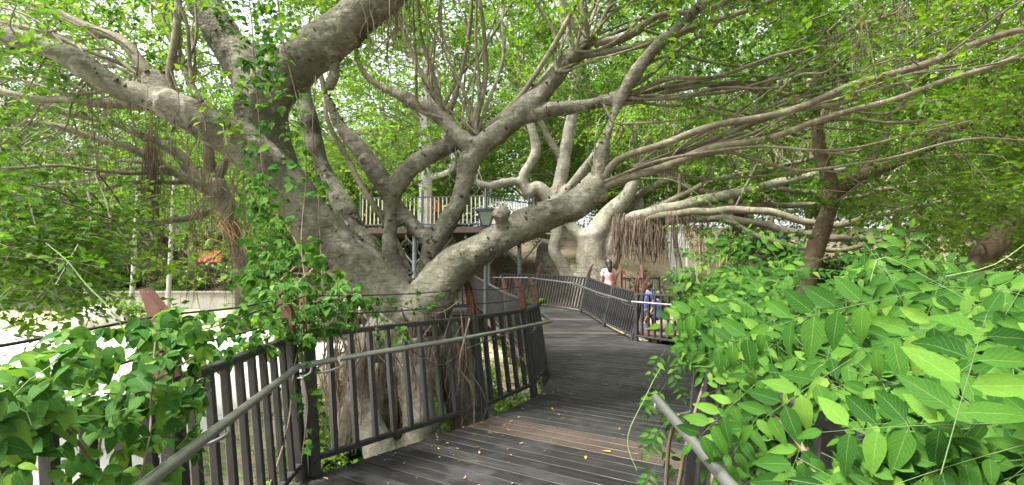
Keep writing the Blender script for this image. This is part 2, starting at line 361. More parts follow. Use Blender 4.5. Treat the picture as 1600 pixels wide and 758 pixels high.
# ------------------------------------------------------------------ the boardwalk deck, plank by plank
deck = bpy.data.objects.new('deck', None); COL.objects.link(deck); deck['kind'] = 'structure'
def clip(poly, n, d):
    out = []
    for k in range(len(poly)):
        a, b = poly[k], poly[(k + 1) % len(poly)]; da, db = a[0] * n[0] + a[1] * n[1] - d, b[0] * n[0] + b[1] * n[1] - d
        if da >= 0: out.append(a)
        if (da >= 0) != (db >= 0): s = da / (da - db); out.append((a[0] + (b[0] - a[0]) * s, a[1] + (b[1] - a[1]) * s))
    return out
def deck_z(x, y): return 0.42 * float(sst(11.6, 17, y))
def planks(poly, ang, wd, brown=(), gap=.013):
    t = np.array([math.cos(ang), math.sin(ang)]); n = np.array([-t[1], t[0]])
    ds = [p[0] * n[0] + p[1] * n[1] for p in poly]; d0 = min(ds); k = 0
    while d0 < max(ds):
        wdk = wd * random.uniform(.94, 1.05)
        q = clip(clip(poly, n, d0), -n, -(d0 + wdk - gap)); d0 += wdk; k += 1
        if len(q) < 3: continue
        qq = []
        for p in q:
            if not qq or math.hypot(p[0] - qq[-1][0], p[1] - qq[-1][1]) > .004: qq.append(p)
        if len(qq) < 3: continue
        mb = MB(); nn = len(qq); dz = random.uniform(-.003, .003); cx, cy_ = np.mean(qq, 0)
        inner = [(cx + (x - cx) * .995, cy_ + (y - cy_) * .995) for x, y in qq]
        v = []; tw = random.uniform(-.0015, .0015)
        for pl, z in ((qq, -.045), (qq, -.004), ([(x - n[0] * .004 * np.sign((x - cx) * n[0] + (y - cy_) * n[1]), y - n[1] * .004 * np.sign((x - cx) * n[0] + (y - cy_) * n[1])) for x, y in qq], 0)):
            v += [(x, y, z + dz + deck_z(x, y) + tw * ((x - cx) * t[0] + (y - cy_) * t[1])) for x, y in pl]
        uv = [(x * t[0] + y * t[1], x * n[0] + y * n[1]) for x, y, _ in v]
        r = 1.0 if k in brown else 0.0
        mb.add(v, [[2 * nn + a for a in range(nn)]], 0, r, uv)
        for s in (0, 1): mb.add(v, [[s * nn + a, s * nn + (a + 1) % nn, (s + 1) * nn + (a + 1) % nn, (s + 1) * nn + a] for a in range(nn)], 0, r, uv)
        mb.build('plank', M['plank'], deck, smooth=False)
NEAR = [(-1.75, -1.5), (1.12, -1.5), (1.16, 3.15), (-1.68, 3.78)]
MIDL = [(-1.68, 3.79), (1.16, 3.16), (2.4, 5.2), (3.75, 8.0), (3.75, 10.2), (3.0, 11.45), (2.35, 11.5), (.62, 7.75), (.36, 6.45), (-.25, 5.42)]
FARS = [(.62, 7.76), (2.35, 11.51), (3.0, 11.46), (2.25, 15.6), (.8, 17.8), (-.6, 18.6), (-3.6, 16.6), (-3.3, 15.0), (-1.05, 16.0), (-.1, 12)]
planks(NEAR, math.atan2(-.63, 2.84), .145)
planks(MIDL, R(-31), .15, brown=(13, 14, 15))
planks(FARS, R(-2), .15, brown=(33, 45))
mb = MB()
for pl in (NEAR, MIDL): prism(mb, [(x, y) for x, y in pl], -.03, -.011)
o = mb.build('gap_dirt', plain('dirt_in_the_gaps', (.07, .055, .042), .95, var=.75, sc=5, bmp=.002), deck, smooth=False); o['kind'] = 'stuff'
mb = MB()   # joists and fascia below the boards
for pl in (NEAR, MIDL, FARS):
    for a, b in zip(pl, pl[1:] + pl[:1]):
        pa = np.array([a[0], a[1], -.15 + deck_z(*a)]); pb = np.array([b[0], b[1], -.15 + deck_z(*b)]); cc = np.array([np.mean([p[0] for p in pl]), np.mean([p[1] for p in pl]), 0])
        e = nrm(np.array([cc[0] - a[0], cc[1] - a[1], 0])) * .08
        bar(mb, pa + e, pb + e, .06, .18)
for x, y in ((-1.4, 3.4), (-1.4, .8), (1.2, .8), (1.3, 3), (-.2, 5.6), (.5, 7), (2.4, 5.2), (3.5, 8), (2.8, 11), (0, 12), (2, 15)):
    bar(mb, (x, y, float(ground_z(x, y)) - .3), (x, y, -.1), .14, .14)
mb.build('deck_frame', M['darkwood'], deck, smooth=False)

# ------------------------------------------------------------------ railings
def railing(name, label, pts, side, lean, zf=deck_z, H=1.1, space=.17, bw=.04, bd=.055, handrail=None, horns=(), post_w=.1, ends=True, mats=('black_steel', 'rust'), horn_h=.42, cables=True, vposts=()):
    """posts at pts, panels of balusters between them that lean outwards at the top; side=+1: outside lies left of the run"""
    t = thing(name, label, 'railing', (pts[0][0], pts[0][1], zf(*pts[0])))
    base = np.array(t.location)
    P2 = [np.array(p, float) for p in pts]; n = len(P2)
    nor = []
    for k in range(n):
        d = nrm(P2[min(k + 1, n - 1)] - P2[max(k - 1, 0)]); nor.append(side * np.array([-d[1], d[0]]))
    def at(p, nv, h): return np.array([p[0] + nv[0] * lean * h / H, p[1] + nv[1] * lean * h / H, zf(*p) + h]) - base
    bm_, rm = M[mats[0]], M[mats[1]]
    for k in range(n):
        mb = MB(); d = nrm(np.append(P2[min(k + 1, n - 1)] - P2[max(k - 1, 0)], 0))
        bar(mb, at(P2[k], nor[k], -.22), at(P2[k], nor[k], H + .012), post_w, post_w * .8, d)
        ball(mb, at(P2[k], nor[k] , .1) + np.append(-nor[k], 0) * post_w * .41, .014, 6, 5); ball(mb, at(P2[k], nor[k], .85) + np.append(-nor[k], 0) * post_w * .41, .014, 6, 5)
        po = mb.build('post', bm_, t, smooth=False)
        if k in horns:
            for off in (-.03, .03):
                mb = MB(); hb = at(P2[k], nor[k], H * .72) ; on = np.append(nor[k], 0)
                prof = [(0.0, .075), (H * .28 + horn_h * .45, .085), (H * .28 + horn_h * .78, .06), (H * .28 + horn_h, .02)]
                bend = [0, .0, .025, .07]; v = []
                for (z, wd), bx in zip(prof, bend):
                    c = hb + np.array([0, 0, z]) + on * (bx + lean / H * z - .0) + d * off
                    v += [c - on * wd / 2 - d * .006, c + on * wd / 2 - d * .006, c + on * wd / 2 + d * .006, c - on * wd / 2 + d * .006]
                f = [[a * 4 + b, a * 4 + (b + 1) % 4, a * 4 + 4 + (b + 1) % 4, a * 4 + 4 + b] for a in range(3) for b in range(4)] + [[3, 2, 1, 0], [12, 13, 14, 15]]
                mb.add(v, f)
                for z in (.42, .55): ball(mb, hb + np.array([0, 0, z]) + on * (lean / H * z) + d * (off + .01 * np.sign(off)), .013, 6, 5)
                mb.build('post_fin', rm, po, smooth=False)
    for k in range(n - 1):
        a, b = P2[k], P2[k + 1]; L = np.linalg.norm(b - a); d = (b - a) / L; nv = side * np.array([-d[1], d[0]])
        d3 = np.append(d, 0)
        for nm, h, hh in (('top_rail', H - .02, .045), ('bottom_rail', .12, .045)):
            mb = MB(); m_ = max(1, int(L / 1.2))
            A = at(a, nor[k], h) + d3 * post_w * .5; B = at(b, nor[k + 1], h) - d3 * post_w * .5
            bar(mb, A, B, .06 if nm == 'top_rail' else .05, hh, np.append(nv, 0)); mb.build(nm, bm_, t, smooth=False)
        cnt = max(1, int(round((L - post_w) / space)) - 1)
        for q in range(cnt):
            s = (q + 1) / (cnt + 1); p = a + (b - a) * s; nq = nor[k] * (1 - s) + nor[k + 1] * s
            z = zf(*a) * (1 - s) + zf(*b) * s
            lo = np.array([p[0] + nq[0] * lean * .13 / H, p[1] + nq[1] * lean * .13 / H, z + .13]) - base
            hi = np.array([p[0] + nq[0] * lean * (H - .04) / H, p[1] + nq[1] * lean * (H - .04) / H, z + H - .04]) - base
            mb = MB(); bar(mb, lo, hi, bw, bd, d3); mb.build('baluster', bm_, t, smooth=False)
        if cables and k in horns and k + 1 in horns:
            for h in (H + .14, H + .3):
                A, B = at(a, nor[k], h), at(b, nor[k + 1], h); mid = (A + B) / 2 - np.array([0, 0, .02])
                mb = MB(); tube(mb, [(*A, .006), (*mid, .006), (*B, .006)], 5, .25); mb.build('cable', M['cable'], t)
    if handrail:
        hr = [np.array(p) - base for p in handrail]
        mb = MB(); rr = .023
        pts_ = [np.append(hr[0], rr)]
        for k in range(1, len(hr) - 1):
            da, db = nrm(hr[k - 1] - hr[k]), nrm(hr[k + 1] - hr[k])
            pts_ += [np.append(hr[k] + da * .035, rr), np.append(hr[k] + (da + db) * .006, rr), np.append(hr[k] + db * .035, rr)]
        pts_ += [np.append(hr[-1], rr)]
        tube(mb, pts_, 14); h_ = mb.build('handrail', M['steel'], t)
        for k in range(n):
            pp = at(P2[k], nor[k], .8); best = None
            for a, b in zip(hr[:-1], hr[1:]):
                s = np.clip((pp - a) @ (b - a) / ((b - a) @ (b - a)), .02, .98); q = a + (b - a) * s
                if best is None or np.linalg.norm(q - pp) < np.linalg.norm(best - pp): best = q
            if np.linalg.norm(best - pp) > .6: continue
            mb = MB(); dn = np.array([0, 0, .1])
            tube(mb, [(*(pp + dn * -.2), .009), (*((pp + best) / 2 - dn * .6), .009), (*(best - dn * .6 + (best - pp) * .02), .009), (*(best - dn * .1), .009)], 8, .02)
            mb.build('handrail_bracket', M['steel'], h_)
    return t
def G(px, py, z):
    "the point at height z seen at a pixel"
    r = FW + np.array([1.0, 0, 0]) * (px - 800) / F + UPV * (379 - py) / F
    return CAM + r * (z - CAM[2]) / r[2]
railing('railing', 'black railing in the lower corner of the frame overgrown by creeper', [(-1.2, .25), (-1.47, 2.3), (-1.62, 3.85)], 1, .12,
        handrail=[(-1.02, .3, .9), G(225, 758, .9), G(466, 573, .9), (-1.42, 3.95, .9)], horns=(0, 1, 2), space=.17, bd=.045)
railing('railing', 'black railing in front of the big tree trunk with steel handrail', [(-1.57, 3.95), (-.32, 5.47), (.29, 6.55), (.53, 7.62)], 1, .15,
        handrail=[(-1.40, 3.98, .9), G(735, 527, .9), G(862, 502, .9), (.28, 10.6, .93)], horns=(0, 1, 2, 3), space=.185)
railing('railing', 'dark railing climbing behind the lamp post beyond the deck corner', [(.5, 7.75), (-.05, 12), (-1.15, 16.0), (-3.3, 15.05)], 1, .12, horns=(1, 2, 3), space=.15, cables=False)
railing('railing', 'black railing half buried in the wisteria leaves', [(.98, .25), (1.0, 2.95), (2.25, 5.2), (3.62, 8.0)], -1, .12,
        handrail=[(.72, .4, .9), G(1140, 758, .9), (.8, 2.75, .9)], space=.16)
railing('railing', 'railing of wide spaced bars with bright handrail just past the wisteria', [(3.62, 8.1), (3.68, 10.25), (2.88, 11.4)], -1, .05,
        handrail=[(3.45, 8.2, .9), (3.5, 10.2, .9), (2.74, 11.2, .92)], horns=(1, 2), space=.17)
railing('railing', 'outward leaning railing along the far bend of the walkway', [(2.82, 11.55), (2.5, 13.4), (2.15, 15.4), (.75, 17.6), (-.7, 18.4)], -1, .3,
        handrail=[(2.66, 11.2, .92), (2.3, 13.4, 1.05), (1.95, 15.3, 1.24), (.62, 17.35, 1.4), (-.7, 18.15, 1.4)], horns=(0, 1, 2, 3, 4), space=.14)
landing = MB()
for k in range(16): box(landing, (5.2, 12.5 + k * .17, -.02), (3.6, .16, .05))
for x in (3.6, 5.2, 6.8): box(landing, (x, 13.8, -.12), (.1, 2.7, .14)); box(landing, (x, 14.6, -.5), (.12, .12, .7)); box(landing, (x, 12.7, -.5), (.12, .12, .7))
landing = landing.build('landing', M['darkwood'], smooth=False); landing['kind'] = 'structure'
railing('railing', 'thin dark railing behind the people below the aerial root curtain', [(3.4, 15.2), (4.15, 15.5), (4.95, 16.4), (7.0, 16.2)], 1, .0, zf=lambda x, y: .32, space=.16, bw=.022, bd=.022, post_w=.06, horns=(0, 1, 3), cables=False)

# ------------------------------------------------------------------ raised platform behind the tree, lamp
PZ = 3.15
pl = thing('viewing_platform', 'raised timber platform with cream bars on steel columns behind the tree', 'platform', (-3, 18, 0))
pb = np.array(pl.location)
PA = [(-5.35, 17.1), (-.9, 16.6), (.65, 18.3), (1.6, 20.3), (-1, 22.2), (-6, 22.2)]
mb = MB(); prism(mb, [(x - pb[0], y - pb[1]) for x, y in PA], PZ - .06, PZ); mb.build('platform_floor', M['darkwood'], pl, smooth=False)
for a, b in zip(PA[:4], PA[1:4]):
    a3, b3 = np.array([*a, 0]) - pb, np.array([*b, 0]) - pb; d = nrm(b3 - a3)
    mb = MB(); bar(mb, a3 + (0, 0, PZ - .1), b3 + (0, 0, PZ - .1), .2, .06, (0, 0, 1)); mb.build('fascia', M['fascia'], pl, smooth=False)
    for h in (.1, 1.05):
        mb = MB(); bar(mb, a3 + (0, 0, PZ + h), b3 + (0, 0, PZ + h), .045, .045, (0, 0, 1)); mb.build('rail', M['dark_steel'], pl, smooth=False)
    L = np.linalg.norm(b3 - a3); k = int(L / .14)
    for q in range(k):
        p = a3 + (b3 - a3) * (q + .5) / k; mb = MB(); bar(mb, p + (0, 0, PZ + .12), p + (0, 0, PZ + 1.03), .04, .03, d); mb.build('baluster', M['cream'], pl, smooth=False)
    m_ = max(1, round(L / 1.9))
    for q in range(m_):
        p = a3 + (b3 - a3) * (q / m_); mb = MB(); bar(mb, p + (0, 0, PZ - .1), p + (0, 0, PZ + 1.32), .07, .07, d); mb.build('post', M['dark_steel'], pl, smooth=False)
for x, y in ((-3.55, 17.7), (-3.15, 18.6), (-.9, 18.4), (-5, 19), (.3, 19.6)):
    gz = float(ground_z(x, y)); mb = MB(); tube(mb, [(x - pb[0], y - pb[1], gz - .4, .085), (x - pb[0], y - pb[1], PZ - .1, .085)], 12); co = mb.build('column', M['galv'], pl)
    for sx, sy in ((1, 0), (-1, 0), (0, 1)):
        mb = MB(); tube(mb, [(x - pb[0], y - pb[1], PZ - 1.3, .035), (x - pb[0] + sx * .9, y - pb[1] + sy * .9, PZ - .2, .035)], 8); mb.build('brace', M['galv'], co)
mb = MB()   # stair flight dropping away on the far side
sa, sb = np.array([-5.35, 17.3, PZ]) - pb, np.array([-6.6, 15.2, 1.2]) - pb
for off in (0, 1.1):
    e = np.array([-.8, .5, 0]) * off; bar(mb, sa + e, sb + e, .25, .06, (0, 0, 1))
mb.build('stair_stringer', M['rust'], pl, smooth=False)
for q in range(9):
    c = sa + (sb - sa) * (q + .5) / 9 + np.array([-.4, .25, .03]); mb = MB(); box(mb, c, (1.1, .28, .04)); mb.build('step', M['darkwood'], pl, smooth=False)

lb = P(759, 440, 8.6); lb[2] = float(ground_z(lb[0], lb[1]))
LS = .72
lm = thing('lamp_post', 'grey steel lamp post with tapered glass lantern beside the deck corner', 'lamp post', lb)
zt = P(760, 351, 8.6)[2] - lb[2]
mb = MB(); tube(mb, [(0, 0, 0, .075), (0, 0, .5, .07), (0, 0, .52, .04), (0, 0, zt - .25, .033), (0, 0, zt - .2, .045), (0, 0, zt - .05, .04)], 14); mb.build('pole', M['dark_steel'], lm)
def shrink(m):
    m.v = [np.array([0, 0, zt - .05]) + (v - [0, 0, zt - .05]) * LS for v in m.v]; return m
mb = MB(); box(mb, (0, 0, zt + .36), (.5, .5, .05)); box(mb, (0, 0, zt + .395), (.4, .4, .025)); shrink(mb).build('lantern_roof', M['dark_steel'], lm, smooth=False)
mb = MB(); box(mb, (0, 0, zt - .02), (.22, .22, .05)); 
for sx in (-1, 1):
    for sy in (-1, 1): bar(mb, (sx * .1, sy * .1, zt), (sx * .19, sy * .19, zt + .335), .03, .03)
shrink(mb).build('lantern_frame', M['dark_steel'], lm, smooth=False)
gm, t_, b_, o_ = new_mat('frosted_glass'); b_.inputs['Base Color'].default_value = (.38, .41, .4, 1); b_.inputs['Roughness'].default_value = .35
for k in range(4):
    a = k * R(90); ca, sa_ = math.cos(a), math.sin(a)
    v = [(x * ca - y * sa_, x * sa_ + y * ca, z) for x, y, z in ((-.085, -.1, zt + .01), (.085, -.1, zt + .01), (.175, -.19, zt + .33), (-.175, -.19, zt + .33), (-.085, -.094, zt + .01), (.085, -.094, zt + .01), (.175, -.184, zt + .33), (-.175, -.184, zt + .33))]
    mb = MB(); mb.add(v, [[0, 1, 2, 3], [7, 6, 5, 4], [0, 4, 5, 1], [3, 2, 6, 7], [0, 3, 7, 4], [1, 5, 6, 2]]); shrink(mb).build('lantern_pane', gm, lm, smooth=False)

# ------------------------------------------------------------------ foliage and trees
def limb(*rows):
    "rows of (px, py, depth, half width in px) -> x, y, z, radius"
    return np.array([[*P(a, b, d), r * d / F] for a, b, d, r in rows])
def sprays(mb, C, ntw, nl, L, ls, tint=None, flat=.55, twigs=True, droop=.25, tm=1):
    "around every clump centre: ntw twigs carrying nl folded leaves each (all vectorised)"
    C = np.asarray(C, float); n = len(C)
    if n == 0: return
    tint = rng.uniform(0, 1, n) if tint is None else tint
    D = rng.normal(size=(n, ntw, 3)); D[..., 2] *= flat; D = nrm(D)
    Ln = L * rng.uniform(.55, 1.2, (n, ntw, 1))
    B = C[:, None] + rng.normal(size=(n, ntw, 3)) * L * .28
    t = (np.arange(nl) + .6)[None, None, :, None] / nl
    Q = B[:, :, None] + D[:, :, None] * Ln[:, :, None] * t + np.array([0, 0, -1.]) * droop * Ln[:, :, None] * t ** 2
    Q = Q + rng.normal(size=Q.shape) * .02
    sd = nrm(np.cross(D, [0, 0, 1.]))[:, :, None] * np.where(np.arange(nl) % 2, 1, -1)[None, None, :, None]
    A = nrm(D[:, :, None] * .55 + sd * .8 + rng.normal(size=Q.shape) * .45 + np.array([0, 0, -.25]))
    N = nrm(np.array([0, 0, 1.]) + rng.normal(size=Q.shape) * .55); Rr = nrm(np.cross(A, N)); N = np.cross(Rr, A)
    s = ls * rng.uniform(.6, 1.25, (n, ntw, nl, 1))
    v = np.stack([Q, Q + A * s * .5 + Rr * s * .28 + N * s * .07, Q + A * s, Q + A * s * .5 - Rr * s * .28 + N * s * .07], 3).reshape(-1, 3)
    k = len(v) // 4; i = np.arange(k)[:, None] * 4
    f = np.concatenate([i + [0, 1, 2], i + [0, 2, 3]], 0)
    r = np.clip(.6 * np.broadcast_to(tint[:, None, None], (n, ntw, nl)) + .4 * rng.uniform(0, 1, (n, ntw, nl)) , 0, 1)
    mb.add(v, f, 0, np.repeat(r.ravel(), 4))
    if twigs:
        a = B.reshape(-1, 3); b = (B + D * Ln + np.array([0, 0, -1.]) * droop * Ln).reshape(-1, 3); m = len(a)
        d = nrm(b - a); s1 = nrm(np.cross(d, [.3, .2, 1.])); s2 = np.cross(d, s1); rr = .0035
        vv = []
        for q, e in ((a, 1), (b, .5)):
            for ang in (0, 2.1, 4.2): vv.append(q + rr * e * (math.cos(ang) * s1 + math.sin(ang) * s2))
        vv = np.stack(vv, 1).reshape(-1, 3); i = np.arange(m)[:, None] * 6
        mb.add(vv, np.concatenate([i + [0, 1, 4, 3], i + [1, 2, 5, 4], i + [2, 0, 3, 5]], 0), tm)
def region(n, px, py, d, clump=3, sig=.7):
    "clump centres sampled over a block of space, gathered in groups so that gaps stay open"
    m = max(1, n // clump); c = np.array([P(rng.uniform(*px), rng.uniform(*py), rng.uniform(*d)) for _ in range(m)])
    return (np.repeat(c, clump, 0) + rng.normal(size=(m * clump, 3)) * [sig, sig, sig * .55])[:n]
def connectors(mb, C, limbs, r0=.011, frac=.6, wob=.03):
    "thin bent branches from the limbs out to the clumps"
    pts = np.concatenate([catmull(l, 24)[4:] for l in limbs])
    for c in C:
        if rng.uniform() > frac: continue
        d = np.linalg.norm(pts[:, :3] - c, axis=1); k = np.argsort(d)[int(rng.integers(0, 6))]
        a = pts[k, :3]; L = d[k]
        if L > 6 or L < .2: continue
        m1 = a + (c - a) * .35 + rng.normal(size=3) * .09 * L + [0, 0, .06 * L]; m2 = a + (c - a) * .7 + rng.normal(size=3) * .08 * L + [0, 0, .06 * L]
        r = min(r0 * (.5 + .35 * L), pts[k, 3] * .7)
        tube(mb, [(*a, r), (*m1, r * .8), (*m2, r * .55), (*c, r * .3)], 5, max(.12, L / 12), wob, cap=False)
def strands(mb, n, px, py0, py1, d, r=.004, sway=.05):
    for _ in range(n):
        x = rng.uniform(*px); dd = rng.uniform(*d); y0 = rng.uniform(*py0); y1 = rng.uniform(*py1)
        a, b = P(x, y0, dd), P(x + rng.normal() * 4, y1, dd)
        mid1 = a + (b - a) * .33 + rng.normal(size=3) * sway; mid2 = a + (b - a) * .7 + rng.normal(size=3) * sway
        q = r * rng.choice([.5, .7, 1, 1.2, 2.2], p=[.3, .3, .2, .15, .05])
        tube(mb, [(*a, q), (*mid1, q), (*mid2, q * .9), (*b, q * .5)], 4, max(.1, np.linalg.norm(b - a) / 7), .012, cap=False)
def tree(name, label, base, loc_limbs, bark, leaf, thick=(), voxel=None, clumps=(), spray=(6, 14, .5, .075), conn=.6, roots=None, knobs=0, disp=((1.7, .035), (4.5, .022), (13, .009)), extra=None, group=None, conn_r=.011, pale=(), thin=1):
    t = thing(name, label, 'tree', base, group=group); b4 = np.array([*base, 0.0]); b3 = b4[:3]
    L = [l - b4 for l in loc_limbs]
    mb = MB()
    for k in thick:
        l = L[k]; tube(mb, l, 18, max(.03, l[:, 3].mean() * .35), .02)
        if knobs:
            c = catmull(l, 60)
            for _ in range(int(knobs * np.linalg.norm(np.diff(l[:, :3], axis=0), axis=1).sum())):
                q = c[int(rng.integers(2, 58))]; dr = nrm(rng.normal(size=3)); e = rng.uniform(.018, .042)
                ball(mb, q[:3] + dr * q[3] * .9, e * (1 + q[3]), 7, 5)
    if extra: extra(mb, b3)
    if knobs:
        kb = MB()
        for k in thick:
            l = L[k]; c = catmull(l, 80); tg = nrm(np.gradient(c[:, :3], axis=0))
            for _ in range(int(knobs * 2.2 * np.linalg.norm(np.diff(l[:, :3], axis=0), axis=1).sum())):
                i_ = int(rng.integers(3, 79)); q = c[i_]; dr = rng.normal(size=3); dr = nrm(dr - tg[i_] * (dr @ tg[i_])); e = rng.uniform(.009, .024) * (.8 + q[3])
                kc = q[:3] + dr * q[3] * 1.0; s1 = np.cross(dr, tg[i_])
                ball(kb, (0, 0, 0), 1, 7, 5); kb.v[-1] = kc + e * (kb.v[-1] @ np.stack([tg[i_] * .8, s1 * 1.5, dr * .8]))
        o = kb.build('bark_knobs', M['knob'], t); o['kind'] = 'stuff'
    if voxel: tr = remeshed(mb, 'trunk', bark, voxel, 3, t, disp)
    else: tr = mb.build('trunk', bark, t)
    if pale:
        mb = MB()
        for k in pale: tube(mb, L[k] * [1, 1, 1, 1.25], 18, .06, .05)
        remeshed(mb, 'buttress_roots', M['bark_pale'], voxel, 3, t, disp)
    for k, l in enumerate(L):
        if k in thick or k in pale: continue
        l = l.copy(); l[:, 3] *= thin
        mb = MB(); tube(mb, l, 9, max(.06, l[:, 3].mean() * 1.2), .05); mb.build('branch', M['bark_grey'] if bark != M['bark_brown'] or thin != 1 else bark, t)
    C = np.concatenate(clumps) - b3 if len(clumps) else np.zeros((0, 3))
    if len(C):
        mb = MB(); connectors(mb, C, L, conn_r, conn); o = mb.build('twigs', M['twig'], t); o['kind'] = 'stuff'
        mb = MB(); big = sst(-.6, .6, vnoise((C + b3) * .45)) * .6 + rng.uniform(0, .4, len(C))
        sprays(mb, C, *spray, tint=big); o = mb.build('crown', [leaf, M['twig']], t, smooth=False); o['kind'] = 'stuff'
    if roots:
        mb = MB()
        for a in roots: strands(mb, *a)
        for k in range(len(mb.v)): mb.v[k] = mb.v[k] - b3
        o = mb.build('aerial_roots', M['root'], t); o['kind'] = 'stuff'
    return t

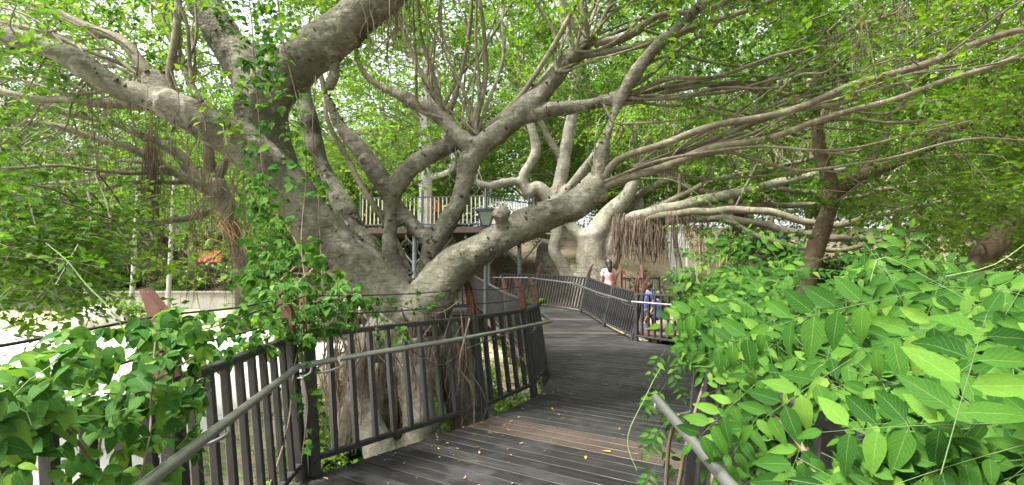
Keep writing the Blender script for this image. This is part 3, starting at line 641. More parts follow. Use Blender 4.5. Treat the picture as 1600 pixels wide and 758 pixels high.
# --- the big fig in the middle
A = [limb((612, 735, 6.1, 50), (608, 660, 6.0, 42), (632, 590, 5.8, 52), (648, 540, 5.65, 56), (652, 500, 5.6, 54), (655, 462, 5.6, 44)),
     limb((652, 512, 5.6, 52), (604, 460, 5.6, 48), (556, 416, 5.5, 45), (503, 366, 5.4, 43), (455, 303, 5.3, 40), (402, 246, 5.15, 37), (345, 205, 5.0, 35), (295, 175, 4.9, 31), (258, 158, 4.85, 28)),
     limb((275, 165, 4.87, 24), (205, 145, 4.8, 19), (130, 100, 4.7, 17), (60, 72, 4.6, 15), (-40, 45, 4.5, 14), (-200, 0, 4.3, 10)),
     limb((478, 345, 5.45, 28), (430, 268, 5.4, 40), (410, 200, 5.35, 46), (415, 150, 5.3, 46), (455, 108, 5.3, 41), (510, 68, 5.2, 36), (565, 22, 5.15, 35), (620, -30, 5.1, 34), (720, -120, 5, 30), (830, -260, 5, 20)),
     limb((412, 190, 5.35, 46), (392, 120, 5.4, 40), (352, 62, 5.4, 35), (318, 10, 5.4, 32), (290, -60, 5.4, 28), (240, -200, 5.4, 20)),
     limb((620, 470, 6.0, 28), (572, 385, 6.15, 20), (532, 312, 6.2, 17), (500, 250, 6.3, 16), (482, 190, 6.3, 13), (470, 100, 6.3, 10)),
     limb((640, 480, 5.85, 32), (622, 430, 5.9, 24), (612, 380, 5.9, 18), (611, 330, 5.9, 17), (614, 292, 5.9, 19)),
     limb((612, 312, 5.9, 17), (592, 280, 5.9, 16), (562, 236, 5.95, 12), (532, 192, 6, 9), (507, 146, 6, 7)),
     limb((614, 308, 5.9, 18), (636, 265, 5.9, 17), (672, 238, 5.9, 17), (712, 222, 5.9, 15), (748, 208, 5.9, 13), (772, 196, 5.9, 10)),
     limb((686, 386, 5.8, 20), (650, 358, 5.9, 18), (622, 330, 6.0, 16), (598, 290, 6.1, 12)),
     limb((664, 480, 5.75, 28), (665, 420, 5.8, 18), (680, 378, 5.8, 22), (708, 335, 5.8, 21), (724, 295, 5.8, 19), (734, 250, 5.8, 18), (758, 222, 5.8, 21), (800, 186, 5.8, 22), (840, 147, 5.85, 19), (876, 108, 5.9, 17), (910, 72, 5.9, 16), (926, 55, 5.9, 15)),
     limb((748, 240, 5.8, 17), (716, 206, 5.8, 17), (690, 182, 5.85, 17), (650, 163, 5.9, 12), (604, 140, 6, 9)),
     limb((655, 500, 5.5, 50), (700, 432, 5.5, 37), (742, 395, 5.5, 32), (800, 362, 5.6, 30), (850, 337, 5.7, 30), (900, 314, 5.8, 28), (930, 290, 5.85, 22)),
     limb((790, 382, 5.55, 15), (786, 356, 5.45, 12), (784, 334, 5.38, 12)),
     limb((820, 182, 5.8, 14), (870, 170, 5.8, 13), (915, 165, 5.8, 13), (968, 155, 5.8, 13)),
     limb((615, 510, 5.5, 44), (566, 550, 5.35, 28), (560, 610, 5.2, 22), (584, 672, 5.1, 24), (612, 735, 5.1, 30)),
     limb((560, 600, 5.2, 18), (540, 650, 5.2, 14), (520, 720, 5.3, 16)),
     limb((668, 515, 5.65, 46), (705, 565, 5.85, 38), (730, 630, 6.0, 36), (742, 700, 6.1, 42)),
     limb((645, 530, 5.5, 46), (650, 590, 5.4, 34), (655, 650, 5.35, 30), (678, 730, 5.3, 38)),
     limb((930, 312, 5.85, 19), (941, 250, 5.8, 11), (956, 190, 5.75, 10), (977, 140, 5.7, 10), (1010, 92, 5.6, 11), (1060, 42, 5.5, 11), (1120, -15, 5.4, 11), (1250, -120, 5.2, 8)),
     limb((520, 88, 5.2, 11), (523, 112, 5.18, 8), (517, 138, 5.15, 5)),
     limb((268, 160, 4.9, 24), (252, 140, 4.9, 24), (240, 118, 4.92, 18)),
     # thinner branches
     limb((240, 128, 4.9, 13), (190, 70, 5, 12), (130, 40, 5.1, 10), (60, 10, 5.2, 8), (-50, -40, 5.3, 6)),
     limb((285, 185, 5, 9), (200, 170, 5.2, 10), (130, 160, 5.3, 9), (60, 150, 5.4, 8), (0, 135, 5.4, 7), (-100, 110, 5.5, 6)),
     limb((268, 140, 4.9, 8), (272, 60, 4.9, 8), (275, -40, 4.9, 7), (290, -200, 4.9, 5)),
     limb((232, 120, 5, 6), (150, 80, 5.1, 5), (60, 50, 5.2, 5), (-60, 20, 5.2, 4)),
     limb((507, 145, 6, 6), (500, 90, 6, 5), (520, 20, 6, 4), (515, -60, 6, 3)),
     limb((606, 142, 6, 8), (570, 112, 6, 6), (556, 70, 6, 5), (560, 0, 6, 4)),
     limb((690, 184, 5.85, 9), (665, 130, 5.85, 6), (640, 70, 5.9, 5), (610, -10, 5.9, 4), (590, -90, 5.9, 3)),
     limb((693, 180, 5.85, 8), (680, 120, 5.8, 5), (662, 50, 5.8, 4), (640, -40, 5.8, 3)),
     limb((698, 185, 5.85, 8), (712, 130, 5.8, 5), (730, 60, 5.75, 5), (735, -20, 5.7, 4)),
     limb((742, 208, 5.85, 8), (752, 150, 5.75, 7), (755, 90, 5.7, 6), (752, 30, 5.6, 5), (730, -60, 5.5, 5)),
     limb((760, 200, 5.8, 7), (820, 130, 5.75, 6), (868, 70, 5.7, 6), (905, 0, 5.6, 5), (950, -90, 5.6, 4)),
     limb((910, 72, 5.9, 8), (888, 30, 5.85, 6), (878, -30, 5.8, 5)), limb((918, 62, 5.9, 8), (908, 10, 5.85, 6), (912, -60, 5.8, 5)),
     limb((926, 62, 5.9, 8), (945, 20, 5.85, 6), (985, -40, 5.8, 5)), limb((928, 70, 5.9, 9), (975, 60, 5.85, 8), (1030, 30, 5.8, 7), (1110, 5, 5.7, 6), (1220, -50, 5.6, 5)),
     limb((905, 88, 5.9, 8), (960, 82, 5.85, 8), (1040, 60, 5.8, 7), (1150, 20, 5.7, 6), (1300, -40, 5.6, 5)),
     limb((955, 158, 5.8, 7), (1030, 132, 5.75, 5), (1130, 118, 5.7, 4), (1260, 70, 5.6, 4), (1400, 20, 5.5, 3)),
     limb((960, 160, 5.8, 6), (1060, 152, 5.8, 4), (1160, 140, 5.8, 4), (1280, 100, 5.8, 3)),
     limb((968, 150, 5.8, 5), (1020, 110, 6, 5), (1090, 60, 6.1, 5), (1150, 0, 6.2, 4)),
     limb((925, 300, 5.85, 14), (955, 265, 5.7, 9), (1000, 240, 5.5, 8), (1070, 212, 5.3, 8), (1150, 190, 5.1, 8), (1250, 160, 4.9, 8), (1350, 130, 4.7, 8), (1450, 98, 4.5, 8), (1540, 70, 4.3, 8), (1650, 40, 4.1, 7)),
     limb((928, 298, 5.85, 15), (980, 276, 5.8, 11), (1040, 258, 5.7, 10), (1120, 235, 5.6, 9), (1200, 215, 5.5, 8), (1280, 190, 5.4, 7), (1350, 162, 5.3, 7), (1440, 142, 5.2, 6), (1530, 110, 5.1, 6), (1650, 70, 5, 5)),
     limb((930, 296, 5.9, 12), (990, 262, 5.9, 7), (1080, 236, 5.9, 6), (1180, 195, 5.9, 6), (1290, 160, 5.9, 5), (1420, 128, 5.9, 4)),
     limb((935, 300, 5.9, 10), (1020, 262, 6.1, 6), (1110, 222, 6.2, 5), (1220, 206, 6.3, 5), (1340, 190, 6.3, 4), (1480, 190, 6.3, 3)),
     limb((640, 430, 6.0, 10), (590, 330, 6.1, 7), (545, 250, 6.2, 6), (515, 190, 6.2, 5), (500, 120, 6.3, 4))]
def stump(mb, b3):
    for k in range(10):
        a = P(784 + rng.normal() * 6, 334 + rng.normal() * 3, 5.36) - b3; ball(mb, a, rng.uniform(.03, .045), 8, 6)
for k, l in enumerate(A): l[:, 3] *= (.88 if k in (1, 3, 12) else .8) * np.where(l[:, 3] > .12, 1, 1.1)
for (src, tg, n_) in (([(940, 285), (990, 262), (1040, 255), (1090, 235), (1150, 195)], ((1350, 1720), (-40, 330), (4.6, 8)), 15), ([(920, 62), (900, 80), (870, 112)], ((820, 1250), (-160, 60), (5, 8)), 20), ([(970, 152), (940, 160)], ((1150, 1500), (20, 260), (5.5, 8)), 12),
                    ([(240, 125), (262, 150), (200, 140), (150, 110)], ((-120, 60), (-60, 260), (4.4, 7)), 22), ([(690, 185), (745, 210), (720, 208)], ((560, 860), (-120, 20), (5.4, 7.5)), 14), ([(275, 110), (300, 130)], ((180, 420), (-160, -40), (4.6, 6)), 8)):
    for _ in range(n_):
        a0 = src[int(rng.integers(0, len(src)))]; e0 = (rng.uniform(*tg[0]), rng.uniform(*tg[1]), rng.uniform(*tg[2])); d0_ = 5.75 if a0[0] > 500 else 4.9
        m_ = [(a0[0] + (e0[0] - a0[0]) * f_ + rng.normal() * 16, a0[1] + (e0[1] - a0[1]) * f_ + rng.normal() * 16 + 18 * math.sin(math.pi * f_) * rng.choice([-1, 1]), d0_ + (e0[2] - d0_) * f_) for f_ in (.3, .65)]
        r_ = rng.uniform(2.0, 4.2); A.append(limb((*a0, d0_, r_), (*m_[0], r_ * .85), (*m_[1], r_ * .65), (*e0, r_ * .4)))
T1B = np.array([P(630, 700, 5.6)[0], 5.65, -.62])
CL = [region(150, (-150, 330), (-190, 110), (4, 8)), region(90, (330, 700), (-260, 30), (5, 8.5)), region(60, (560, 900), (-60, 120), (6.5, 9)),
      region(190, (850, 1300), (-230, 90), (5, 9)), region(230, (1150, 1750), (-230, 170), (5.6, 9)), region(45, (1050, 1750), (-230, 20), (3.6, 5.5)), region(60, (1420, 1750), (60, 330), (5.4, 8)),
      np.stack([rng.uniform(-3.5, 3.5, 120), rng.uniform(1.5, 8, 120), rng.uniform(5.5, 8, 120)], 1)]  # clumps above the deck, mostly out of frame, added for shade
tree('fig_tree', 'huge grey fig tree with spreading knobbly limbs behind the railing', T1B, A, M['bark'], M['leaf_fig'], thick=tuple(k for k in range(22) if k not in (15, 16, 17, 18)), pale=(15, 16, 17, 18), thin=.78, voxel=.021, clumps=CL, spray=(7, 13, .5, .085), conn=.5, knobs=9,
     extra=stump, roots=[(60, (560, 640), (-40, 10), (40, 110), (4.9, 5.3)), (25, (600, 720), (-40, 20), (100, 240), (5.2, 5.8)), (45, (240, 345), (150, 230), (220, 430), (4.9, 5.4), .003, .07), (90, (505, 560), (470, 540), (640, 715), (4.9, 5.4)),
            (150, (550, 735), (480, 540), (580, 710), (4.98, 5.5), .005, .07), (30, (1290, 1420), (-20, 60), (90, 200), (5, 6)), (60, (100, 330), (60, 150), (150, 330), (4.6, 5.2)), (16, (860, 1060), (60, 200), (200, 330), (5.7, 5.9)), (14, (690, 760), (170, 220), (240, 330), (5.75, 5.85))])

# --- pale figs further back, above the far bend
B2 = [limb((922, 500, 18, 34), (925, 440, 18, 27), (924, 400, 18, 24), (922, 365, 18, 22)), limb((925, 380, 18, 20), (948, 338, 18, 15), (975, 312, 17.8, 12), (992, 285, 17.6, 10), (996, 268, 17.6, 9)),
      limb((940, 430, 18, 18), (958, 395, 18, 14), (952, 360, 18, 12), (945, 335, 18, 9)), limb((945, 400, 18, 15), (975, 352, 17.8, 11), (1010, 335, 17.5, 10), (1062, 322, 17, 9), (1130, 306, 16.5, 8), (1200, 290, 16, 7), (1320, 262, 15, 5)),
      limb((960, 350, 18, 9), (1005, 300, 18, 8), (1050, 282, 17.8, 8), (1090, 300, 17.5, 7), (1160, 294, 17, 6), (1280, 300, 16, 5)), limb((915, 380, 18, 12), (892, 352, 18, 9), (882, 325, 18, 8), (905, 296, 18, 7), (935, 262, 18, 5)),
      limb((908, 470, 18, 12), (880, 418, 18, 10), (866, 390, 18, 10), (872, 352, 18, 8), (862, 330, 18, 7)),
      limb((985, 350, 17.6, 9), (1080, 342, 17, 8), (1180, 348, 16, 8), (1290, 372, 15, 8), (1400, 365, 14.5, 6), (1520, 330, 14, 5)), limb((1000, 345, 17.6, 7), (1090, 330, 16, 8), (1180, 330, 15, 8), (1300, 350, 14, 7), (1400, 330, 13, 6), (1520, 300, 13, 4)),
      limb((1010, 330, 17.5, 6), (1110, 285, 17, 6), (1210, 262, 16.5, 5), (1330, 235, 16, 4)), limb((1050, 325, 17, 6), (1150, 322, 16.5, 6), (1280, 318, 16, 6), (1420, 290, 15.5, 4)), limb((1130, 345, 16, 5), (1250, 388, 15, 6), (1340, 385, 14.5, 5), (1450, 350, 14, 4))]
CL = [region(190, (950, 1350), (40, 260), (16, 21)), region(110, (1100, 1650), (200, 370), (16, 20)), region(40, (1000, 1300), (20, 180), (13, 17))]
tree('fig_tree', 'pale grey fig with a brown curtain of hanging aerial roots', np.array([3.0, 18, .6]), B2, M['bark_pale'], M['leaf_far'], thick=(0, 1, 2, 3, 5, 6), thin=.75, voxel=.055, clumps=CL, spray=(7, 12, .9, .15), conn=.7, knobs=1.5, disp=((2.5, .03),), conn_r=.014,
     roots=[(330, (955, 1042), (332, 352), (375, 415), (16.9, 17.7), .013, .05), (90, (1040, 1110), (325, 345), (350, 420), (16, 17), .01, .06)])
B3 = [limb((846, 470, 21, 26), (852, 420, 21, 18), (858, 370, 21, 15), (865, 312, 21, 14)), limb((864, 330, 21, 12), (882, 250, 21, 10), (892, 185, 21, 9), (902, 110, 21, 6)), limb((864, 318, 21, 11), (842, 292, 21, 10), (824, 302, 21, 8), (818, 272, 21, 8), (838, 236, 21, 8), (824, 180, 21, 6), (800, 110, 21, 4)),
      limb((835, 296, 21, 7), (800, 284, 21, 7), (765, 290, 21, 6), (740, 282, 21, 5)), limb((866, 320, 21, 9), (900, 282, 20.5, 8), (930, 240, 20, 6), (960, 180, 20, 5)), limb((880, 260, 21, 6), (850, 200, 21, 5), (820, 140, 21, 4)), limb((855, 400, 21, 10), (835, 440, 21, 9), (820, 470, 21, 12))]
CL = [region(170, (640, 1000), (-60, 250), (22.2, 27)), region(70, (640, 1000), (-120, 60), (17, 21)), region(60, (640, 860), (200, 340), (23, 26))]
tree('fig_tree', 'whitish crooked fig standing farther back than the root curtain', np.array([P(850, 440, 21)[0], 21, 1.6]), B3, M['bark_pale'], M['leaf_far'], thick=(0, 1, 2, 3, 4), voxel=.06, clumps=CL, spray=(7, 12, 1.0, .17), conn=.6, knobs=1, disp=((2, .04),), conn_r=.014)
# --- brown forked tree on the other bank
B4 = [limb((1255, 450, 9, 20), (1272, 395, 9, 17), (1290, 340, 9, 16), (1304, 298, 9, 16)), limb((1304, 305, 9, 14), (1287, 255, 9, 12), (1275, 200, 9, 10), (1272, 150, 9, 9), (1284, 90, 9, 7), (1272, 10, 9, 6), (1250, -120, 9, 4)),
      limb((1306, 302, 9, 13), (1342, 280, 8.9, 12), (1392, 254, 8.8, 11), (1442, 230, 8.7, 10), (1505, 196, 8.6, 9), (1610, 135, 8.4, 6), (1720, 90, 8.3, 4)), limb((1340, 282, 8.9, 6), (1372, 235, 9.2, 5), (1400, 180, 9.4, 4), (1450, 110, 9.5, 3)), limb((1280, 220, 9, 5), (1295, 170, 9, 4), (1330, 110, 9, 4))]
for l in B4: l[:, 3] *= .84
CL = [region(150, (1120, 1500), (-100, 230), (9.2, 12)), region(190, (1330, 1750), (-80, 330), (8.8, 12)), region(40, (1450, 1700), (300, 400), (7, 10))]
tree('forked_tree', 'slim brown tree forking in a Y above the wisteria', np.array([P(1255, 450, 9)[0], 9, P(1255, 450, 9)[2] - 1.6]), [np.vstack([[*(P(1240, 480, 9) - [0, 0, 1.2]), .26], B4[0]])] + B4[1:], M['bark_brown'], M['leaf_fig'], thick=(0, 1, 2), thin=.999, voxel=.03, clumps=CL, spray=(7, 13, .6, .1), conn=.55, knobs=1, conn_r=.012)
B5 = [limb((1490, 560, 8, 24), (1525, 425, 8, 20), (1562, 372, 8, 17), (1605, 330, 8, 15), (1690, 250, 8, 10), (1800, 100, 8, 6)), limb((1545, 385, 8, 9), (1610, 368, 7.9, 8), (1720, 350, 7.8, 5))]
CL = [region(90, (1500, 1900), (-60, 330), (6, 10))]
tree('leaning_tree', 'dark brown leaning trunk at the far right edge', np.array([P(1490, 560, 8)[0], 8, P(1490, 560, 8)[2]]), B5, M['bark_brown'], M['leaf_fig'], thick=(0, 1), voxel=.03, clumps=CL, spray=(7, 13, .6, .1), conn=.5, conn_r=.012)
# --- the root-hung fig behind the creeper
B6 = [limb((385, 520, 8, 16), (380, 430, 8, 13), (362, 350, 8, 13), (335, 285, 8, 16)), limb((335, 300, 8, 16), (270, 238, 7.9, 12), (200, 200, 7.8, 9), (110, 178, 7.7, 8), (0, 140, 7.6, 6), (-120, 110, 7.5, 4)), limb((338, 310, 8, 12), (230, 240, 7.6, 9), (120, 208, 7.4, 8), (0, 188, 7.2, 6), (-120, 170, 7, 4)),
      limb((330, 290, 8, 8), (220, 262, 8.2, 6), (110, 284, 8.3, 5), (0, 300, 8.4, 5), (-100, 310, 8.4, 4)), limb((330, 330, 7.8, 8), (240, 350, 7.4, 7), (180, 362, 7.2, 7), (110, 366, 7, 6), (30, 358, 6.9, 4)), limb((325, 285, 8, 7), (200, 290, 7.7, 5), (90, 312, 7.5, 4), (-20, 332, 7.4, 4)),
      limb((332, 270, 8, 12), (320, 180, 8, 9), (280, 90, 8, 8), (240, -20, 8, 6)), limb((340, 280, 8, 9), (400, 190, 8.2, 7), (470, 110, 8.4, 6), (540, 40, 8.6, 5)), limb((310, 275, 8, 7), (180, 250, 8.3, 5), (60, 235, 8.5, 5), (-80, 240, 8.5, 4)), limb((300, 272, 8, 5), (160, 268, 7.2, 4), (20, 262, 6.9, 4), (-90, 262, 6.8, 3))]
CL = [region(120, (-150, 300), (100, 330), (6.5, 10.5)), region(130, (-120, 110), (330, 465), (4.6, 6.5), sig=.3), region(60, (380, 620), (-40, 330), (8, 11)), region(150, (-150, 420), (-140, 200), (9, 14))]
tree('fig_tree', 'brown fig with low branches and columns of hanging roots behind creeper', np.array([P(352, 500, 8)[0], 8, -.6]), B6, M['bark_grey'], M['leaf_fig'], thick=(0,), thin=.7, voxel=.035, clumps=CL, spray=(7, 13, .55, .095), conn=.6, knobs=2, conn_r=.012,
     roots=[(80, (226, 250), (180, 260), (360, 480), (7.4, 7.7), .005, .04), (70, (285, 390), (200, 330), (300, 490), (7, 7.9), .006, .1), (90, (250, 430), (330, 380), (430, 500), (7, 8.4), .004, .05), (60, (0, 230), (210, 260), (280, 400), (7.2, 7.7), .004)])
# --- pale trunk rising through the raised platform
B7 = [limb((664, 372, 18.6, 14), (665, 330, 18.6, 11), (665, 260, 18.6, 10), (664, 200, 18.6, 10), (668, 120, 18.6, 9), (660, 20, 18.6, 7)), limb((670, 276, 18.6, 5), (695, 272, 18.5, 4.5), (708, 255, 18.4, 4), (702, 236, 18.4, 4), (690, 205, 18.4, 3))]
tree('pale_trunk_tree', 'straight whitish tree trunk rising through the raised platform', np.array([P(664, 372, 18.6)[0], 18.6, 2.9]), B7, M['bark_white'], M['leaf_far'], thick=(0, 1), voxel=.04, clumps=[region(190, (440, 760), (-80, 260), (15, 22))], spray=(7, 12, 1.0, .17), conn=.6, disp=((3, .02),), conn_r=.014)

# --- wood behind: prototypes copied with their trunk and crown
protos = []
for k in range(5):
    mbt, mbc = MB(), MB(); h = 8.5 + k; limbs_ = []
    tr = np.array([(0, 0, -1, .26), (rng.normal() * .2, rng.normal() * .2, h * .3, .2), (rng.normal() * .4, rng.normal() * .4, h * .7, .1), (0, 0, h * .95, .03)]); tube(mbt, tr, 9, .5, .06); limbs_.append(tr)
    for q in range(9):
        a = q * 2.4 + k; z = h * (.12 + .06 * q); Lb = h * (.32 + .1 * rng.uniform()) * (1 - .35 * q / 9)
        e = np.array([math.cos(a) * Lb, math.sin(a) * Lb, z + Lb * .35]); l = np.array([(*catmull(tr, 20)[int(z / h * 18) + 1, :3], .08), (*(e * [.5, .5, 1] + [0, 0, -.25 * Lb * .3]), .05), (*e, .02)])
        tube(mbt, l, 6, .4, .08); limbs_.append(l)
    C = []
    for l in limbs_:
        c = catmull(l, 12)[5 if l is not tr else 8:, :3]; C.append(np.repeat(c, 4, 0) + rng.normal(size=(len(c) * 4, 3)) * [.85, .85, .6])
    C = np.concatenate(C)
    sprays(mbc, C, 8, 10, 1.05, .18, tint=np.clip(.35 + .3 * vnoise(C * .5) + rng.uniform(-.2, .35, len(C)), 0, 1))
    protos.append((mbt.mesh('far_trunk', M['bark_grey']), mbc.mesh('far_crown', [M['leaf_far'], M['twig']], False)))
def far_tree(x, y, s, k, label='leafy tree in the green wall of trees closing the view', z=None):
    t = thing('leafy_tree', label, 'tree', (x, y, float(ground_z(x, y)) - .1 if z is None else z), rng.uniform(0, 6.28), group='trees closing the view'); t.scale = (s, s, s * rng.uniform(.85, 1.15))
    link('trunk', protos[k][0], t); o = link('crown', protos[k][1], t); o['kind'] = 'stuff'
ORD = 'first second third fourth fifth sixth seventh eighth ninth tenth eleventh twelfth thirteenth fourteenth fifteenth sixteenth'.split()
for ring, (d0, d1, n, sc_, row) in enumerate(((25, 29, 14, .95, 'front'), (33, 38, 15, 1.25, 'middle'), (44, 50, 14, 1.7, 'back'))):
    for q in range(n):
        px = -250 + 2100 * (q + .5 + rng.uniform(-.3, .3)) / n; d = rng.uniform(d0, d1)
        p = P(px, 400, d); far_tree(p[0], p[1], sc_ * rng.uniform(.85, 1.2), int(rng.integers(0, 5)), f'leafy tree in the {row} row of the wood closing the view, {ORD[q]} from the left')
for k, (x, y, sc_) in enumerate(((-7, -9, 1.1), (0, -11, 1.2), (7, -9, 1.1), (12, -2, 1.1), (14, 6, 1.1), (-14, -6, 1.1), (16, 14, 1.2))):  # trees round the camera, added to block light from the horizon
    far_tree(x, y, sc_, k % 5, 'leafy tree added to block light, ' + ('behind the viewer on the plaza side', 'straight behind the viewer', 'behind the viewer on the wisteria side', 'close beyond the wisteria level with the viewer', 'beyond the wisteria farther along the bank', 'at the outer corner of the plaza behind the viewer', 'on the bank past the leaning trunk')[k])

# ------------------------------------------------------------------ leafy climbers with real leaf blades
def blade(wd, fold, droop, n=5, shape='ovate', twist=0.0):
    "one leaf along +Y, unit length: vertices, faces, uv"
    v = [(0, 0, 0)]; uv = [(0, 0)]
    for k in range(1, n + 1):
        t = k / (n + 1)
        wv = wd * (math.sin(math.pi * t ** .75) ** .8) * (1.05 - .35 * t) if shape == 'ovate' else wd * math.sin(math.pi * t ** .9) ** .9
        z = -droop * t * t
        for s in (-1, 0, 1):
            v.append((s * wv, t, z + abs(s) * wv * fold + (s * wv * twist * t) + .012 * math.sin(k * 2.3 + s))); uv.append((s, t))
    v.append((0, 1, -droop * 1.05)); uv.append((0, 1))
    f = [[0, 1, 2, 2], [0, 2, 3, 3]]; f = []
    tri = [[0, 2, 1], [0, 3, 2]]
    for k in range(n - 1):
        a = 1 + k * 3; f += [[a, a + 1, a + 4, a + 3], [a + 1, a + 2, a + 5, a + 4]]
    a = 1 + (n - 1) * 3; e = a + 3; tri += [[a, a + 1, e], [a + 1, a + 2, e]]
    return np.array(v, float), np.array(f), np.array(tri), np.array(uv, float)
def leaf_set(variants): return [(b, None) for b in variants]
def place_leaves(owner, base, leaves, variants, mat, keep=300, name='leaf', stuff='foliage'):
    """leaves: (pos, axis, normal, length). The ones that show largest become single leaf objects, the rest one mass"""
    vis = []
    for k, (p, a, n, s) in enumerate(leaves):
        r = p - CAM; d = r @ FW; u = r[0] / max(d, .05) * F + 800; w_ = 379 - (r @ UPV) / max(d, .05) * F
        vis.append(s / d if d > .3 and -60 < u < 1660 and -40 < w_ < 800 else 0)
    order = np.argsort(vis)[::-1]; meshes = []
    for b in variants:
        mb = MB(); mb.add(b[0], b[1], 0, 0, b[3]); mb.f.append(b[2]); mb.m.append(np.zeros(len(b[2]), int)); meshes.append(mb.mesh(name, mat))
    big = MB()
    for q, k in enumerate(order):
        p, a, n, s = leaves[k]; a = nrm(a); x = nrm(np.cross(a, n)); n = np.cross(x, a); vi = int(rng.integers(0, len(variants)))
        if q < keep:
            o = link(name, meshes[vi], owner)
            o.matrix_basis = Matrix(((x[0] * s, a[0] * s, n[0] * s, p[0] - base[0]), (x[1] * s, a[1] * s, n[1] * s, p[1] - base[1]), (x[2] * s, a[2] * s, n[2] * s, p[2] - base[2]), (0, 0, 0, 1)))
        else:
            b = variants[vi]; v = p - base + s * (b[0] @ np.stack([x, a, n])); m0 = big.n; r_ = rng.uniform()
            big.add(v, b[1], 0, r_, b[3]); big.f.append(b[2] + m0); big.m.append(np.zeros(len(b[2]), int))
    if big.n: o = big.build(stuff, mat, owner); o['kind'] = 'stuff'
def idw(pts, x, y):
    q = np.array(pts, float); w_ = 1 / (((q[:, 0] - x) ** 2 + (q[:, 1] - y) ** 2) + 900) ** 1.5
    return (w_ * q[:, 2]).sum() / w_.sum()

# --- wisteria over the near right railing
WB = np.array([1.5, 2.2, -.6])
wis = thing('wisteria', 'bright green wisteria with long feathered leaves spilling over the deck', 'climber', WB)
SURF = [(1030, 560, 3.0), (1060, 450, 3.7), (1110, 540, 2.35), (1150, 600, 1.85), (1150, 405, 3.6), (1300, 400, 3.0), (1500, 412, 2.0), (1600, 430, 1.5), (1080, 620, 2.3), (1150, 740, 1.75), (1200, 500, 2.1), (1400, 500, 1.65), (1400, 650, 1.1), (1600, 600, .95),
        (1600, 758, .78), (1500, 720, .82), (1250, 690, 1.75), (1200, 758, 1.8), (1300, 600, 1.6), (1700, 600, .9), (1400, 758, .95)]
def left_edge(y):   # the outline of the mass against the deck
    return np.interp(y, [395, 410, 440, 480, 540, 580, 640, 700, 760], [1210, 1110, 1062, 1068, 1035, 1042, 1100, 1160, 1215])
top_edge = lambda x: np.interp(x, [1050, 1100, 1160, 1250, 1350, 1450, 1550, 1700], [440, 415, 402, 412, 415, 418, 425, 430])
vw = [blade(.25, .25, .15), blade(.225, .12, .25), blade(.26, .3, .1, twist=.15), blade(.235, .2, .3, twist=-.15), blade(.21, .4, .2), blade(.24, .55, .35, twist=.3)]
leaves = []; rach = MB()
def frond(S_, r, n, npair, ll, sp, curve=.35):
    r = nrm(r); p = np.array(S_, float); n = nrm(n); pts = [p.copy()]
    for k in range(npair + 1):
        r = nrm(r + np.array([0, 0, -curve / npair])); step = sp * (2.2 if k == 0 else 1); p = p + r * step; pts.append(p.copy())
        sd = nrm(np.cross(r, n)); nn = nrm(np.cross(sd, r)); size = ll * (.62 + .5 * math.sin(math.pi * min(1, (k + 1.2) / (npair + 1.2)))) * rng.uniform(.85, 1.12)
        if k < npair:
            for s in (-1, 1):
                if rng.uniform() < .04: continue
                leaves.append((p + sd * s * .006, r * rng.uniform(.4, .6) + sd * s + rng.normal(size=3) * .07 + np.array([0, 0, -.06]), nn + sd * s * -.1 + rng.normal(size=3) * .13, size))
        else: leaves.append((p, r + rng.normal(size=3) * .1, nn + rng.normal(size=3) * .15, size * 1.15))
    pts = np.array(pts) - WB
    tube(rach, np.column_stack([pts - n * .004, np.linspace(.001, .0005, len(pts))]), 4, cap=False)
for layer, n_, back in ((0, 130, (-.14, -.02)), (1, 190, (.1, .45)), (2, 260, (.5, 1.2))):
    for _ in range(n_):
        while True:
            y = rng.uniform(385, 800); x = rng.uniform(1020, 1720)
            if x > left_edge(y) + (0 if layer == 0 else 12 * layer) and y > top_edge(x) + 8 * layer and rng.uniform() < np.interp(x, [1000, 1250, 1600], [1, .75, .5]) and (layer == 2 or vnoise(np.array([[x / 85, y / 70, 3.3 + layer * .15]]))[0] > -.12): break
        d = idw(SURF, x, y) * (1 + .1 * vnoise(np.array([[x / 110, y / 90, 7.7]]))[0]); S0 = P(x, y, d); tc_ = nrm(CAM - S0); S_ = S0 - tc_ * rng.uniform(*back) * min(1, d / 1.5)
        n = nrm(tc_ * .8 + np.array([-.1, 0, .55]) + rng.normal(size=3) * .17)
        ang = rng.choice([rng.normal(-2.7, .4), rng.normal(-.5, .4), rng.normal(-1.5, .5)], p=[.45, .3, .25])      # down-left, down-right or hanging
        if x < left_edge(y) + 70: ang = rng.normal(-2.5, .3)
        rt = nrm(np.cross(-tc_, np.array([0, 0, 1.]))); upv = np.cross(rt, -tc_)
        r = rt * math.cos(ang) + upv * math.sin(ang) * .8
        r = nrm(r - n * (r @ n))
        k = int(rng.integers(5, 7)); near = float(np.interp(d, [.8, 1.8], [.72, 1.0]))
        ll = rng.uniform(.066, .092) * near
        frond(S_ - r * ll * 2.6, r, n, k, ll, ll * .6, .12)
for ax in ((1040, 545), (1030, 600)):   # trailing sprigs over the deck edge
    p0 = P(*ax, 3.0)
    for k in range(5): frond(p0 + np.array([-.02 * k, -.06 * k, -.09 * k]), np.array([-.6 + .3 * (k % 2) * 3, -.4, -.5]), np.array([-.2, -.5, 1]), 4, .055, .035, .5)
